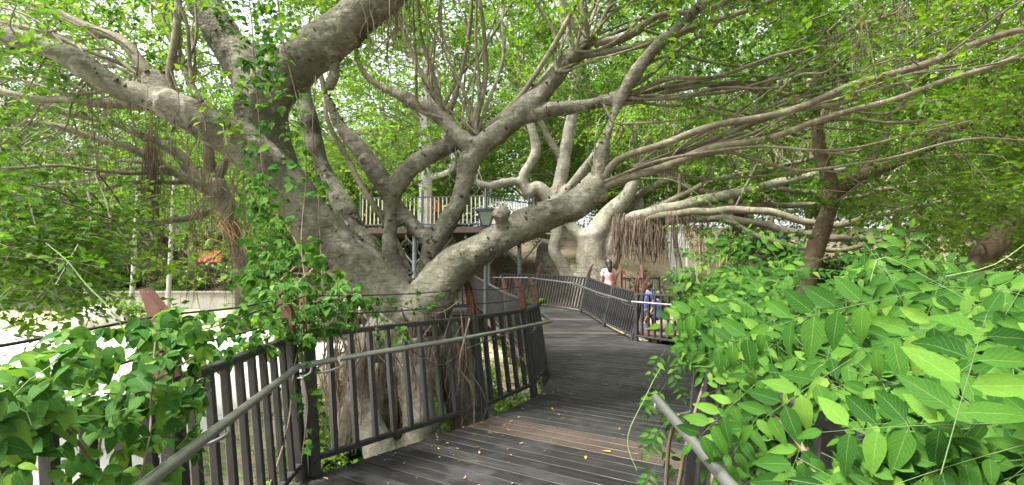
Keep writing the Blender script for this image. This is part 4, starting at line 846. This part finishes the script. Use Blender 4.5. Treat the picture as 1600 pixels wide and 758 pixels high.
for x, y, d, ang, ll, k in ((1440, 455, 1.25, -2.85, .1, 4), (1470, 740, .8, 1.35, .085, 4), (1330, 560, 1.3, -2.4, .085, 4), (1530, 480, 1.2, -2.6, .08, 4), (1270, 650, 1.55, -1.9, .09, 4), (1590, 660, .85, -2.9, .08, 4), (1240, 500, 1.9, -2.7, .1, 4), (1180, 600, 1.8, -2.3, .09, 4), (1400, 620, 1.2, -1.2, .085, 4), (1560, 560, 1.0, -.6, .08, 4), (1150, 470, 2.6, -2.8, .1, 5), (1340, 720, 1.25, -2.2, .085, 4)):   # big sprays nearest the camera
    S0 = P(x, y, d); tc_ = nrm(CAM - S0); n = nrm(tc_ + np.array([0, 0, .35])); rt = nrm(np.cross(-tc_, np.array([0, 0, 1.]))); upv = np.cross(rt, -tc_)
    r = rt * math.cos(ang) + upv * math.sin(ang); frond(S0 + tc_ * .12, nrm(r - n * (r @ n)), n, k, ll, ll * .55, .08)
for _ in range(34):   # young shoots standing above the mass
    x = rng.uniform(1080, 1480); y = top_edge(x) + rng.uniform(-14, 16); d = idw(SURF, x, y) + rng.uniform(-.1, .5); S0 = P(x, y, d); tc_ = nrm(CAM - S0)
    rt = nrm(np.cross(-tc_, np.array([0, 0, 1.]))); ang = rng.uniform(.1, 3.0); r = rt * math.cos(ang) + np.array([0, 0, 1.]) * math.sin(ang) * .7; n = nrm(tc_ * .6 + np.array([0, 0, .8]) + rng.normal(size=3) * .3)
    ll = rng.uniform(.05, .085) * min(1, d / 2); frond(S0 - r * ll, nrm(r), n, int(rng.integers(3, 6)), ll, ll * .6, .5)
place_leaves(wis, WB, leaves, vw, M['leaf_wis'], 300)
o = rach.build('leaf_stalks', M['stem_dark'], wis); o['kind'] = 'stuff'
for rows in ([(1240, 800, 1.6), (1262, 700, 1.75), (1310, 640, 2.0), (1400, 600, 2.3)], [(1110, 820, 2.1), (1120, 700, 2.3), (1160, 600, 2.6), (1240, 520, 2.9)], [(1060, 760, 2.6), (1075, 690, 2.6), (1100, 600, 2.8), (1130, 500, 3.1)],
             [(1040, 770, 2.55), (1046, 690, 2.5), (1060, 650, 2.45)], [(1300, 780, 1.5), (1240, 680, 1.7), (1180, 640, 2.1), (1120, 660, 2.4)], [(1500, 800, 1.3), (1450, 640, 1.5), (1350, 560, 1.9), (1260, 500, 2.4)]):
    mb = MB(); tube(mb, [(*(P(*q) - WB), .012 - .002 * k) for k, q in enumerate(rows)], 7, .05, .008); mb.build('stem', M['stem_brown'], wis)
for rows, m_ in (([(1000, 278, 2.6), (1060, 285, 2.6), (1130, 335, 2.6), (1190, 375, 2.6), (1220, 412, 2.6)], 'stem'), ([(1068, 395, 3), (1075, 378, 3), (1100, 375, 3), (1130, 400, 3), (1165, 440, 3)], 'stem'), 
                 ([(1360, 440, 1.5), (1380, 402, 1.5), (1460, 440, 1.45), (1530, 480, 1.4)], 'stem'), ([(1640, 350, 1.2), (1560, 410, 1.25), (1480, 430, 1.3)], 'stem'), ([(1435, 372, 1.5), (1460, 395, 1.5), (1490, 420, 1.5)], 'stem'),
                 ([(1032, 575, 2.9), (1010, 620, 2.8), (985, 670, 2.7), (982, 700, 2.65), (995, 735, 2.6)], 'stem')):
    mb = MB(); tube(mb, [(*(P(*q) - WB), .0018 if q[2] > 2 else .0012) for q in rows], 6, .03, .004); mb.build('tendril', M[m_], wis)

# --- creeper over the left railing and up the limb
CB = np.array([-1.8, 2.6, -.6])
cre = thing('creeper', 'five leaved creeper draped over the near railing and climbing the trunk', 'climber', CB)
vc = [blade(.33, .2, .18), blade(.3, .12, .25, twist=.15), blade(.36, .28, .12), blade(.31, .22, .3, twist=-.15)]
leaves = []; stalk = MB()
def palm_leaf(p, facing, nl, ll, spread):
    f = nrm(facing); ax = nrm(np.array([rng.normal() * .5, rng.normal() * .3, -.8]) - f * .2); ax = nrm(ax - f * (ax @ f)); sd = np.cross(f, ax)
    for k in range(nl):
        a = (k - (nl - 1) / 2) * spread; s = ll * (1.05 - .3 * abs(k - (nl - 1) / 2) / max(1, (nl - 1) / 2)) * rng.uniform(.85, 1.15)
        leaves.append((p + rng.normal(size=3) * .004, ax * math.cos(a) + sd * math.sin(a) + rng.normal(size=3) * .1 - f * .1, f + rng.normal(size=3) * .18, s))
def fill(n, poly, d, ll, nl=3, face=(0.25, -.55, .75), spread=.95, jit=.06, dens=None):
    poly = np.array(poly, float); x0, y0 = poly.min(0); x1, y1 = poly.max(0); c = 0
    while c < n:
        x, y = rng.uniform(x0, x1), rng.uniform(y0, y1); ins = False; j = len(poly) - 1
        for k in range(len(poly)):
            if (poly[k, 1] > y) != (poly[j, 1] > y) and x < (poly[j, 0] - poly[k, 0]) * (y - poly[k, 1]) / (poly[j, 1] - poly[k, 1]) + poly[k, 0]: ins = not ins
            j = k
        if not ins: continue
        dd = d(x, y) if callable(d) else rng.uniform(*d); p = P(x, y, dd + rng.normal() * jit)
        palm_leaf(p, np.array(face) + rng.normal(size=3) * .38, nl, ll * rng.uniform(.6, 1.15), spread); c += 1
        if rng.uniform() < .3:
            q = p - CB; e = q + rng.normal(size=3) * .05 + [0, .05, -.05]; tube(stalk, [(*q, .0008), (*((q + e) / 2 + rng.normal(size=3) * .01), .0008), (*e, .001)], 4, cap=False)
fd = lambda x, y: np.interp(x, [0, 130, 300, 400, 480], [1.15, 1.5, 2.1, 2.9, 3.8])          # depth of the railing's own line
fill(165, [(-40, 560), (60, 540), (140, 500), (230, 490), (300, 500), (330, 560), (300, 640), (230, 700), (140, 660), (60, 690), (-40, 720)], lambda x, y: fd(x, y) + rng.uniform(-.15, .15), .078)
fill(45, [(-40, 560), (120, 560), (290, 520), (310, 620), (240, 690), (120, 640), (-40, 700)], lambda x, y: fd(x, y) + rng.uniform(.1, .5), .09)
fill(34, [(200, 650), (320, 600), (330, 700), (230, 758), (150, 758)], lambda x, y: fd(x, y) - .02, .08)
fill(22, [(20, 690), (200, 700), (230, 770), (20, 790)], lambda x, y: fd(x, y), .085)
fill(250, [(230, 470), (330, 485), (400, 455), (460, 420), (520, 480), (480, 540), (400, 555), (330, 580), (260, 540)], lambda x, y: np.interp(x, [250, 500], [2.2, 4.0]) + rng.uniform(-.2, .2), .075)
fill(110, [(385, 440), (430, 375), (490, 370), (560, 440), (590, 500), (500, 520), (470, 560), (440, 540), (400, 500)], lambda x, y: 3.95 + rng.uniform(-.25, .35), .098, 5, spread=.62)
fill(34, [(455, 540), (505, 530), (505, 640), (490, 740), (455, 735), (440, 640)], lambda x, y: 3.75 + rng.uniform(-.1, .1), .065, 3)
fill(150, [(370, 60), (440, 40), (470, 150), (490, 210), (470, 270), (520, 290), (440, 330), (420, 420), (380, 420), (375, 250)], lambda x, y: 4.42 + rng.uniform(-.15, .2), .09, 3, spread=.75)
fill(90, [(330, 0), (430, 0), (450, 120), (380, 170), (360, 80)], lambda x, y: 4.75 + rng.uniform(-.1, .2), .08, 5, spread=.6)
fill(110, [(388, 250), (440, 300), (470, 400), (440, 450), (380, 450)], lambda x, y: 4.45 + rng.uniform(-.2, .25), .085, 3, spread=.75)
fill(60, [(350, 430), (400, 380), (470, 380), (450, 470), (380, 480)], lambda x, y: 4.3 + rng.uniform(-.3, .3), .075, 3)
fill(34, [(540, 470), (640, 450), (700, 455), (700, 480), (600, 500), (540, 500)], lambda x, y: 4.9 + rng.uniform(-.15, .1), .06, 5, spread=.6)
fill(14, [(585, 510), (640, 510), (640, 545), (590, 545)], lambda x, y: 4.5, .06, 5, spread=.6)
fill(12, [(740, 520), (800, 525), (820, 560), (800, 585), (770, 545)], lambda x, y: 5.7, .04, 3)
place_leaves(cre, CB, leaves, vc, M['leaf_vine'], 300)
o = stalk.build('leaf_stalks', M['stem'], cre); o['kind'] = 'stuff'
for rows in ([(470, 760, 3.7), (480, 640, 3.75), (470, 560, 3.8), (478, 470, 3.95), (470, 380, 4.2), (480, 280, 4.6), (470, 180, 4.8), (440, 60, 4.9), (430, -40, 4.9)], [(400, 800, 3.0), (430, 730, 3.3), (450, 660, 3.5), (458, 580, 3.7), (475, 500, 3.9)], [(0, 640, 1.25), (90, 660, 1.3), (150, 720, 1.5), (170, 650, 1.6), (240, 600, 1.9), (310, 560, 2.3)],
             [(480, 480, 3.95), (540, 455, 4.6), (600, 470, 4.9), (680, 490, 5.0), (720, 470, 5.2)], [(470, 395, 4.2), (420, 300, 4.6), (405, 180, 4.75), (395, 60, 4.85), (380, -40, 4.9)], [(300, 520, 2.2), (340, 510, 2.6), (420, 480, 3.5), (490, 455, 4.1)], [(640, 545, 4.6), (690, 570, 5.0), (730, 545, 5.3), (770, 530, 5.6), (800, 520, 5.9)],
             [(210, 780, 1.6), (230, 690, 1.7), (235, 600, 1.85), (245, 520, 1.95)], [(505, 470, 4.2), (500, 330, 4.7), (488, 230, 4.8), (492, 120, 4.9)]):
    mb = MB(); tube(mb, [(*(P(*q) - CB), .0062 if q[2] > 2.6 else .004) for q in rows], 6, .06, .012); mb.build('stem', M['stem_brown'], cre)
mb = MB(); tube(mb, [(*(P(x, y, 1.8) - CB), r_) for x, y, r_ in ((72, 380, .0012), (105, 408, .002), (135, 445, .0025), (165, 475, .0025), (188, 505, .002), (200, 540, .002))], 6, .03); mb.build('tendril', M['stem'], cre)
orr = MB()
for _ in range(9):
    x = rng.uniform(310, 400); a = P(x, rng.uniform(325, 350), 5.1); b = P(x + rng.uniform(5, 45), rng.uniform(370, 405), 5.0); tube(orr, [(*(a - CB), .004), (*((a + b) / 2 - CB + rng.normal(size=3) * .05), .003), (*(b - CB), .002)], 5, .06, .01, cap=False)
o = orr.build('orange_rootlets', M['root_orange'], cre); o['kind'] = 'stuff'

# ------------------------------------------------------------------ undergrowth, hedge, boulder, wall, far building
def bush(name, label, c, r, n, ls, mat, cat='shrub', group=None, spr=(5, 9, .3)):
    t = thing(name, label, cat, (c[0], c[1], float(ground_z(c[0], c[1])) - .05), group=group)
    C = rng.normal(size=(n, 3)); C = nrm(C) * rng.uniform(.55, 1, (n, 1)) * np.array(r); C[:, 2] = np.abs(C[:, 2])
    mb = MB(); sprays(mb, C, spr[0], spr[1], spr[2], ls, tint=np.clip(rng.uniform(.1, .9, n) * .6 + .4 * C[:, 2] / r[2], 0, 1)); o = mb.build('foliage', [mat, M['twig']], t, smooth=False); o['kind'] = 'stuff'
    mb = MB()
    for _ in range(9): e = C[int(rng.integers(0, n))]; tube(mb, [(rng.normal() * .1, rng.normal() * .1, 0, .02), (*(e * .5 + [0, 0, .1]), .014), (*e, .006)], 5, .15, .02)
    mb.build('stems', M['twig'], t); return t
mb = MB()
for k in range(10): pass
wall = thing('retaining_wall', 'low pale concrete retaining wall across the far side of the plaza', 'wall', (-17, 24.4, -.5))
for k in range(8):
    mb = MB(); box(mb, (-9.6 + k * 2.9, 0, .45), (2.88, .3, 1.25)); box(mb, (-9.6 + k * 2.9, -.02, 1.11), (2.885, .4, .07)); mb.build('wall_panel', M['concrete'], wall, smooth=False)
hb = P(165, 500, 19.5); bush('hedge', 'low clipped hedge behind the boulder at the plaza edge', (hb[0], hb[1]), (1.9, .8, .95), 150, .09, M['leaf_far'], 'hedge')
bo = P(163, 505, 18); mb = MB(); ball(mb, (0, 0, .1), 1, 28, 20, (.85, .6, .75))
mb.v = [v + nrm(v) * (.16 * vnoise(v * 2.2 + 7) + .05 * vnoise(v * 6))[:, None] for v in mb.v]; bo = mb.build('boulder', M['rock']); bo.location = (P(163, 505, 18)[0], 18, -.45); tag(bo, 'rounded grey boulder in front of the low hedge', 'boulder')
for k, (px, d, rr, h, lab) in enumerate(((290, 26, 1.6, 1.2, 'rounded shrub on the bank straight behind the hanging root columns'), (200, 27, 1.8, 1.3, 'shrub on the bank above the boulder'), (60, 27, 2.0, 1.5, 'shrub on the bank at the outer end of the concrete wall'), (400, 26, 1.8, 1.6, 'shrub on the bank beside the creeper clad limb'))):
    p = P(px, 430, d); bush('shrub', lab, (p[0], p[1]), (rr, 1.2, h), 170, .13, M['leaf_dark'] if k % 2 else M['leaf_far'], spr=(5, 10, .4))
bl = thing('timber_building', 'dark timber building with a pale upper band behind the left bank', 'building', (P(290, 400, 33)[0], 33, float(ground_z(-20, 33)) - .2))
for k in range(11):
    mb = MB(); box(mb, (-8 + k * 1.6, 0, 1.5), (1.56, .2, 3)); mb.build('wall_board', M['darkwood'], bl, smooth=False)
mb = MB(); box(mb, (0, .4, 4.1), (18.5, 3.5, 2.0)); mb.build('upper_wall', plain('pale_render', (.26, .23, .21), .8, var=.15), bl, smooth=False)
mb = MB(); box(mb, (0, -.7, 3.06), (18.8, 1.6, .12)); mb.build('canopy', M['darkwood'], bl, smooth=False)
for k in range(6): mb = MB(); box(mb, (-7.4 + k * 3, -.12, 1.4), (1.3, .1, 1.3)); mb.build('window', M['dark_steel'], bl, smooth=False)
mb = MB(); v = [(-1, 0, 0), (1, 0, 0), (1, -.35, -.7), (-1, -.35, -.7)]; mb.add(v + [(x, y - .03, z - .02) for x, y, z in v], [[0, 1, 2, 3], [7, 6, 5, 4], [0, 4, 5, 1], [1, 5, 6, 2], [2, 6, 7, 3], [3, 7, 4, 0]])
aw = mb.build('red_panel', plain('red_fabric', (.55, .03, .06), .7), smooth=False); aw.location = P(325, 392, 31); tag(aw, 'red panel glimpsed through the hanging roots', 'panel')
for k, (px, lab) in enumerate(((263, 'slim pale pole rising beside the root columns'), (206, 'slim pale pole rising above the boulder'))):
    p = P(px, 460, 22); mb = MB(); tube(mb, [(0, 0, 0, .11), (.02, 0, 2, .1), (0, .03, 4.2, .08), (.04, 0, 6.5, .06)], 10, .4, .015); o = mb.build('pole', M['concrete']); o.location = (p[0], p[1], float(ground_z(p[0], p[1])) - .05); tag(o, lab, 'pole')
US = [(1120, 13, 1.5, 1.3), (1200, 14.5, 1.7, 1.5), (1290, 12, 1.5, 1.3), (1380, 13, 1.8, 1.5), (1480, 11, 1.6, 1.4), (1570, 10, 1.6, 1.5), (1660, 9, 1.5, 1.5), (1250, 19, 2.2, 1.6), (1360, 20, 2.4, 1.6), (1470, 18, 2.3, 1.8), (1580, 17, 2.2, 1.8), (1180, 22, 2.0, 1.2), (1300, 7, 1.3, 1.2), (1450, 7, 1.3, 1.2), (1690, 14, 2.4, 2), (700, 24, 2, 1.4), (620, 22, 1.8, 1.3), (560, 21, 1.8, 1.5), (500, 16, 1.5, 1.4), (440, 19, 1.6, 1.4)]
US.sort(key=lambda q: q[0])
for k, (px, d, rr, h) in enumerate(US):
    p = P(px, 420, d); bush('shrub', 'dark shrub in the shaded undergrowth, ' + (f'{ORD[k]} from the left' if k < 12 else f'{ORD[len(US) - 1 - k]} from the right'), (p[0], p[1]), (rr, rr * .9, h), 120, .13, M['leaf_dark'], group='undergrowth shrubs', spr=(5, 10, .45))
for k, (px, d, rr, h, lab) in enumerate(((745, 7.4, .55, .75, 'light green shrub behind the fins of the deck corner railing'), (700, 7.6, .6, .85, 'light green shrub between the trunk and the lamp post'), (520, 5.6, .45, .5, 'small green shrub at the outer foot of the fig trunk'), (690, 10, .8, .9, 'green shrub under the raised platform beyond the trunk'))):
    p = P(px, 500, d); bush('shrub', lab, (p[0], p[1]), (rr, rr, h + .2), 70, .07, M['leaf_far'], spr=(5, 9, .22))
def strap_plant(label, p, n, L, mat, wd=.03):
    t = thing('strap_leaf_plant', label, 'plant', (p[0], p[1], float(ground_z(p[0], p[1])) - .03), group=None)
    for k in range(n):
        a = k * 2.4 + rng.uniform(0, 1); el = rng.uniform(.5, 1.3); Lk = L * rng.uniform(.6, 1.1); d = np.array([math.cos(a) * math.cos(el), math.sin(a) * math.cos(el), math.sin(el)]); sd = np.cross(d, [0, 0, 1.]); sd = nrm(sd)
        v = []; uv = []
        for q in range(7):
            s = q / 6; c = d * Lk * s + np.array([0, 0, -.5 * Lk * s ** 2.2]); wv = wd * (1 - .85 * s ** 2)
            for e in (-1, 0, 1): v.append(c + sd * e * wv + np.array([0, 0, abs(e) * wv * .4])); uv.append((e, s))
        f = [[q * 3 + e, q * 3 + e + 1, q * 3 + e + 4, q * 3 + e + 3] for q in range(6) for e in (0, 1)]
        mb = MB(); mb.add(v, f, 0, .2 + .6 * rng.uniform(), uv); mb.build('leaf', mat, t)
    return t
for k, (x, y, lab) in enumerate(((2.3, 11.0, None), (3.3, 11.9, 'strap leaved plant behind the wide barred railing'), (4.2, 11.2, 'strap leaved plant lit below the bright handrail'), (3.0, 13.0, 'strap leaved plant at the foot of the leaning railing'), (3.9, 12.4, 'large strap leaved plant in front of the people'), (2.75, 14.6, 'strap leaved plant beside the far bend'))):
    if lab: strap_plant(lab, (x, y), 20, .9, M['leaf_vine'], .035)
pp = P(838, 395, 17.5); strap_plant('palm like plant with arching fronds left of the pale fig', (pp[0], pp[1]), 16, 1.5, M['leaf_vine'], .09)
cn = P(1092, 430, 13.5); ct = thing('cane_clump', 'clump of thin tan upright canes by the concrete path', 'canes', (cn[0], cn[1], float(ground_z(cn[0], cn[1])) - .1))
for k in range(22):
    a = rng.normal(size=2) * .28; h = rng.uniform(1.8, 3.2); mb = MB(); tube(mb, [(*a, 0, .014), (*(a * 1.2), h * .5, .012), (*(a * 1.7 + rng.normal(size=2) * .1), h, .007)], 5, .3, .01); mb.build('cane', plain('cane', (.4, .33, .16), .6) if k == 0 else bpy.data.materials['cane'], ct)
for k, (px, d, r_, lab) in enumerate(((1062, 17, .11, 'straight tan prop root between root curtain and concrete path'), (1150, 21, .13, 'thin upright trunk beyond the cane clump'), (1205, 23, .16, 'upright trunk on the slope beyond the thin one'), (1160, 17, .2, 'dark stout trunk rising under the long low limbs'), (1410, 20, .18, 'dark upright trunk in the shade past the forked tree'))):
    p = P(px, 430, d); gz = float(ground_z(p[0], p[1])); t = thing('tree', lab, 'tree', (p[0], p[1], gz - .1)); mb = MB(); h = 5.5
    tube(mb, [(0, 0, 0, r_ * 1.3), (.05, 0, 1.2, r_), (-.08, .1, 3, r_ * .8), (.1, 0, h, r_ * .5)], 10, .3, .04); mb.build('trunk', M['bark_brown' if k > 2 else 'bark_grey'], t)
    C = np.array([0, 0, h]) + rng.normal(size=(26, 3)) * [1.3, 1.3, .8]; mb = MB(); sprays(mb, C, 6, 10, .8, .15); o = mb.build('crown', [M['leaf_far'], M['twig']], t, smooth=False); o['kind'] = 'stuff'
# low growth on the ground round the trunk and below the deck edge
mb = MB(); C = []
for _ in range(900):
    x, y = rng.uniform(-4, 4.5), rng.uniform(3.6, 15)
    C.append((x, y, float(ground_z(x, y)) + .05))
C += [(x, y, float(ground_z(x, y)) + rng.uniform(.05, .3)) for x, y in zip(rng.uniform(-2.6, .7, 420), rng.uniform(4.6, 8.5, 420)) if x < -.45 + (y - 5.4) * .38 and x > -2.6 + .0 * y]
sprays(mb, np.array(C), 4, 6, .22, .07, flat=.9); o = mb.build('ground_cover', [M['leaf_far'], M['twig']], smooth=False); o['kind'] = 'stuff'; tag(o, 'low green ground cover growing below the boardwalk', 'ground cover')
mb = MB(); C = [(x, y, float(ground_z(x, y)) + .05) for x, y in zip(rng.uniform(-6, 16, 700), rng.uniform(15, 28, 700))]
sprays(mb, np.array(C), 4, 6, .4, .12, flat=.8); o = mb.build('slope_plants', [M['leaf_dark'], M['twig']], smooth=False); o['kind'] = 'stuff'; tag(o, 'scattered low plants on the brown earth slope', 'ground cover')
# fallen leaves
mb = MB()
for _ in range(620):
    if rng.uniform() < .55: s = rng.uniform(); x, y = -1.3 + s * 2.0 + rng.normal() * .45, 3.9 + s * 3.6 + rng.normal() * .4
    else: x, y = rng.uniform(-1.2, 3.2), rng.uniform(2.6, 11)
    ok = False
    for pl_ in (NEAR, MIDL, FARS):
        ins = False; j = len(pl_) - 1
        for k in range(len(pl_)):
            if (pl_[k][1] > y) != (pl_[j][1] > y) and x < (pl_[j][0] - pl_[k][0]) * (y - pl_[k][1]) / (pl_[j][1] - pl_[k][1]) + pl_[k][0]: ins = not ins
            j = k
        ok |= ins
    if not ok: continue
    a = rng.uniform(0, 6.28); s = rng.uniform(.015, .055); ca, sa_ = math.cos(a), math.sin(a); b = blade(.22, rng.uniform(.1, .9), rng.uniform(-.3, .3), 2)
    v = b[0] * s; v = np.column_stack([v[:, 0] * ca - v[:, 1] * sa_ + x, v[:, 0] * sa_ + v[:, 1] * ca + y, v[:, 2] + .009 + deck_z(x, y)]); m0 = mb.n; r_ = rng.uniform()
    mb.add(v, b[1], 0, r_, b[3]); mb.f.append(b[2] + m0); mb.m.append(np.zeros(len(b[2]), int))
o = mb.build('fallen_leaves', M['litter']); o['kind'] = 'stuff'; tag(o, 'dry brown leaves scattered on the boardwalk', 'fallen leaves')
for k, (px, py, lab) in enumerate(((955, 706, 'yellow fallen leaf lying on the brown board'), (915, 712, 'small yellow green leaf lying on the deck'))):
    b = vw[k]; mb = MB(); mb.add(b[0] * [.075, .085, .05] * (1 - .3 * k), b[1], 0, .7, b[3]); mb.f.append(b[2]); mb.m.append(np.zeros(len(b[2]), int))
    o = mb.build('fallen_leaf', M['leaf_yellow']); o.location = G(px, py, .015); o.rotation_euler = (0, 0, 1 + k * 2); tag(o, lab, 'fallen leaf')

# ------------------------------------------------------------------ people
SK = plain('skin', (.34, .19, .13), .55, var=.08); HA = plain('dark_hair', (.02, .015, .012), .5, var=.3); HB = plain('brown_hair', (.022, .012, .008), .5, var=.3)
def cloth(n, c): return bpy.data.materials.get(n) or plain(n, c, .85, var=.15, sc=6, bmp=.004)
def person(label, loc, rz, top, legs, hair, pose='stand', long_hair=False, s=1.0, shorts=False, group=None):
    t = thing('person', label, 'person', loc, rz); t.scale = (s, s, s)
    hip, kn, an = (.0, .92), .48, .08
    lean = {'stand': 0, 'bend': .35, 'sit': .1}[pose]; hz = .92 if pose != 'sit' else .42
    def sp(z, y=0.0): return np.array([0, y + lean * (z - hz) * 1.0, z])
    dz = hz - .92; sh = sp(1.42 + dz); neck = sp(1.5 + dz); head = sp(1.62 + dz, .01)
    body, shirt, trou, hr = MB(), MB(), MB(), MB()
    def seg(mb, rows): tube(mb, rows, 12, .04)
    seg(body, [(*sp(hz - .05), .15), (*sp(hz + .2), .13), (*sp(hz + .4), .15), (*sh, .08), (*neck, .055), (*head, .06)])
    ball(body, head + [0, 0, .02], .1, 14, 10, (.82, .95, 1.18)); ball(body, head + [0, .1, .0], .022, 6, 5)
    for sx in (-1, 1):
        ball(body, head + [sx * .083, -.005, .0], .025, 6, 5, (.5, 1, 1.3)); ball(body, head + [sx * .032, .088, .03], .014, 6, 5)
        s0 = sh + [sx * .17, 0, -.02]; fw = .06 if pose == 'stand' else .22
        el = s0 + [sx * .06, fw * .5 - .02, -.29]; wr = el + [-sx * .01, fw + .02, -.22]; hd = wr + [0, .03, -.08]
        seg(body, [(*sh, .07), (*s0, .055), (*el, .04), (*wr, .028), (*hd, .035)])
        for q in range(4): f0 = hd + [(q - 1.5) * .018, .005, 0]; seg(body, [(*f0, .011), (*(f0 + [0, .02, -.045]), .01), (*(f0 + [0, .035, -.075 + .008 * abs(q - 1.5)]), .008)])
        seg(body, [(*hd, .012), (*(hd + [-sx * .035, .03, -.03]), .009)])
        seg(shirt, [(*sh, .09), (*s0, .075), (*(s0 * .45 + el * .55), .068)])
        h0 = np.array([sx * .09, 0, hz]); 
        if pose == 'sit': k0 = h0 + [sx * .03, .42, .06]; a0 = k0 + [0, -.02, -.44]
        else: k0 = h0 + [sx * .01, .03 + .03 * sx, -.44]; a0 = k0 + [0, -.05, -.4]
        ft = a0 + [0, .14, -.04]
        seg(body, [(*h0, .085), (*k0, .055), (*(k0 * .65 + a0 * .35), .055), (*a0, .035), (*ft, .035)])
        seg(trou, [(*h0, .11), (*(h0 * .4 + k0 * .6), .09)] + ([] if shorts else [(*k0, .075), (*(a0 + [0, 0, .05]), .06)]))
    seg(shirt, [(*sp(hz - .03), .165), (*sp(hz + .2), .15), (*sp(hz + .4), .17), (*sp(1.44 + dz), .1)])
    seg(trou, [(*sp(hz - .06), .14), (*sp(hz + .06), .16)])
    ball(hr, head + [0, -.03, .045], .128, 14, 10, (.9, .95, 1.05))
    if long_hair: seg(hr, [(*(head + [0, -.06, .04]), .09), (*(head + [0, -.1, -.1]), .085), (*(head + [0, -.12, -.26]), .06)])
    for mb in (body, shirt):   # flatten chests front to back
        pass
    remeshed(body, 'body', SK, .016, 3, t); remeshed(shirt, 'shirt', top, .022, 3, t); remeshed(trou, 'trousers', legs, .022, 3, t); remeshed(hr, 'hair', hair, .02, 2, t)
    return t
def foot(px, d): p = P(px, 430, d); return p[0], p[1]
x, y = foot(951, 15.4); person('person in a pale pink top with long brown hair seen from behind', (x, y, .22), .15, cloth('pink_cloth', (.55, .32, .31)), cloth('dark_cloth', (.03, .03, .035)), HB, long_hair=True)
x, y = foot(1004, 13.4); person('person in blue and tan leaning forward behind the railing post', (x, y, -.2), -1.2, cloth('blue_cloth', (.05, .06, .2)), cloth('charcoal_cloth', (.06, .06, .08)), HB, 'bend', s=.85)
x, y = foot(1030, 13.0); person('dark haired person in royal blue sitting low behind the railing', (x, y, .05), .5, cloth('royal_cloth', (.018, .025, .11)), cloth('dark_cloth', (.03, .03, .035)), HA, 'sit', s=.82)
x, y = foot(830, 23); person('person in dark navy clothes standing on the earth slope', (x, y, P(830, 411, 23)[2] - 1.75), .3, cloth('navy_cloth', (.012, .014, .03)), cloth('dark_cloth', (.03, .03, .035)), HA)
x, y = foot(131, 21); person('person in white T-shirt and blue shorts by the plaza hedge', (x, y, float(ground_z(x, y))), .6, cloth('white_cloth', (.8, .79, .77)), cloth('denim_cloth', (.07, .09, .18)), HA, shorts=True)
x, y = foot(682, 18.0); person('person in red top on the raised platform', (x, y, PZ), 1.4, cloth('red_cloth', (.65, .06, .06)), cloth('dark_cloth', (.03, .03, .035)), HA, s=.72)
x, y = foot(696, 18.3); person('person in yellow top on the raised platform', (x, y, PZ), -.6, cloth('yellow_cloth', (.75, .55, .03)), cloth('denim_cloth', (.07, .09, .18)), HA, s=.66)
x, y = foot(1228, 21); person('person in blue top on the path behind the long low limbs', (x, y, P(1228, 358, 21)[2] - 1.65), 2.0, cloth('blue_cloth', (.08, .1, .4)), cloth('dark_cloth', (.03, .03, .035)), HA)
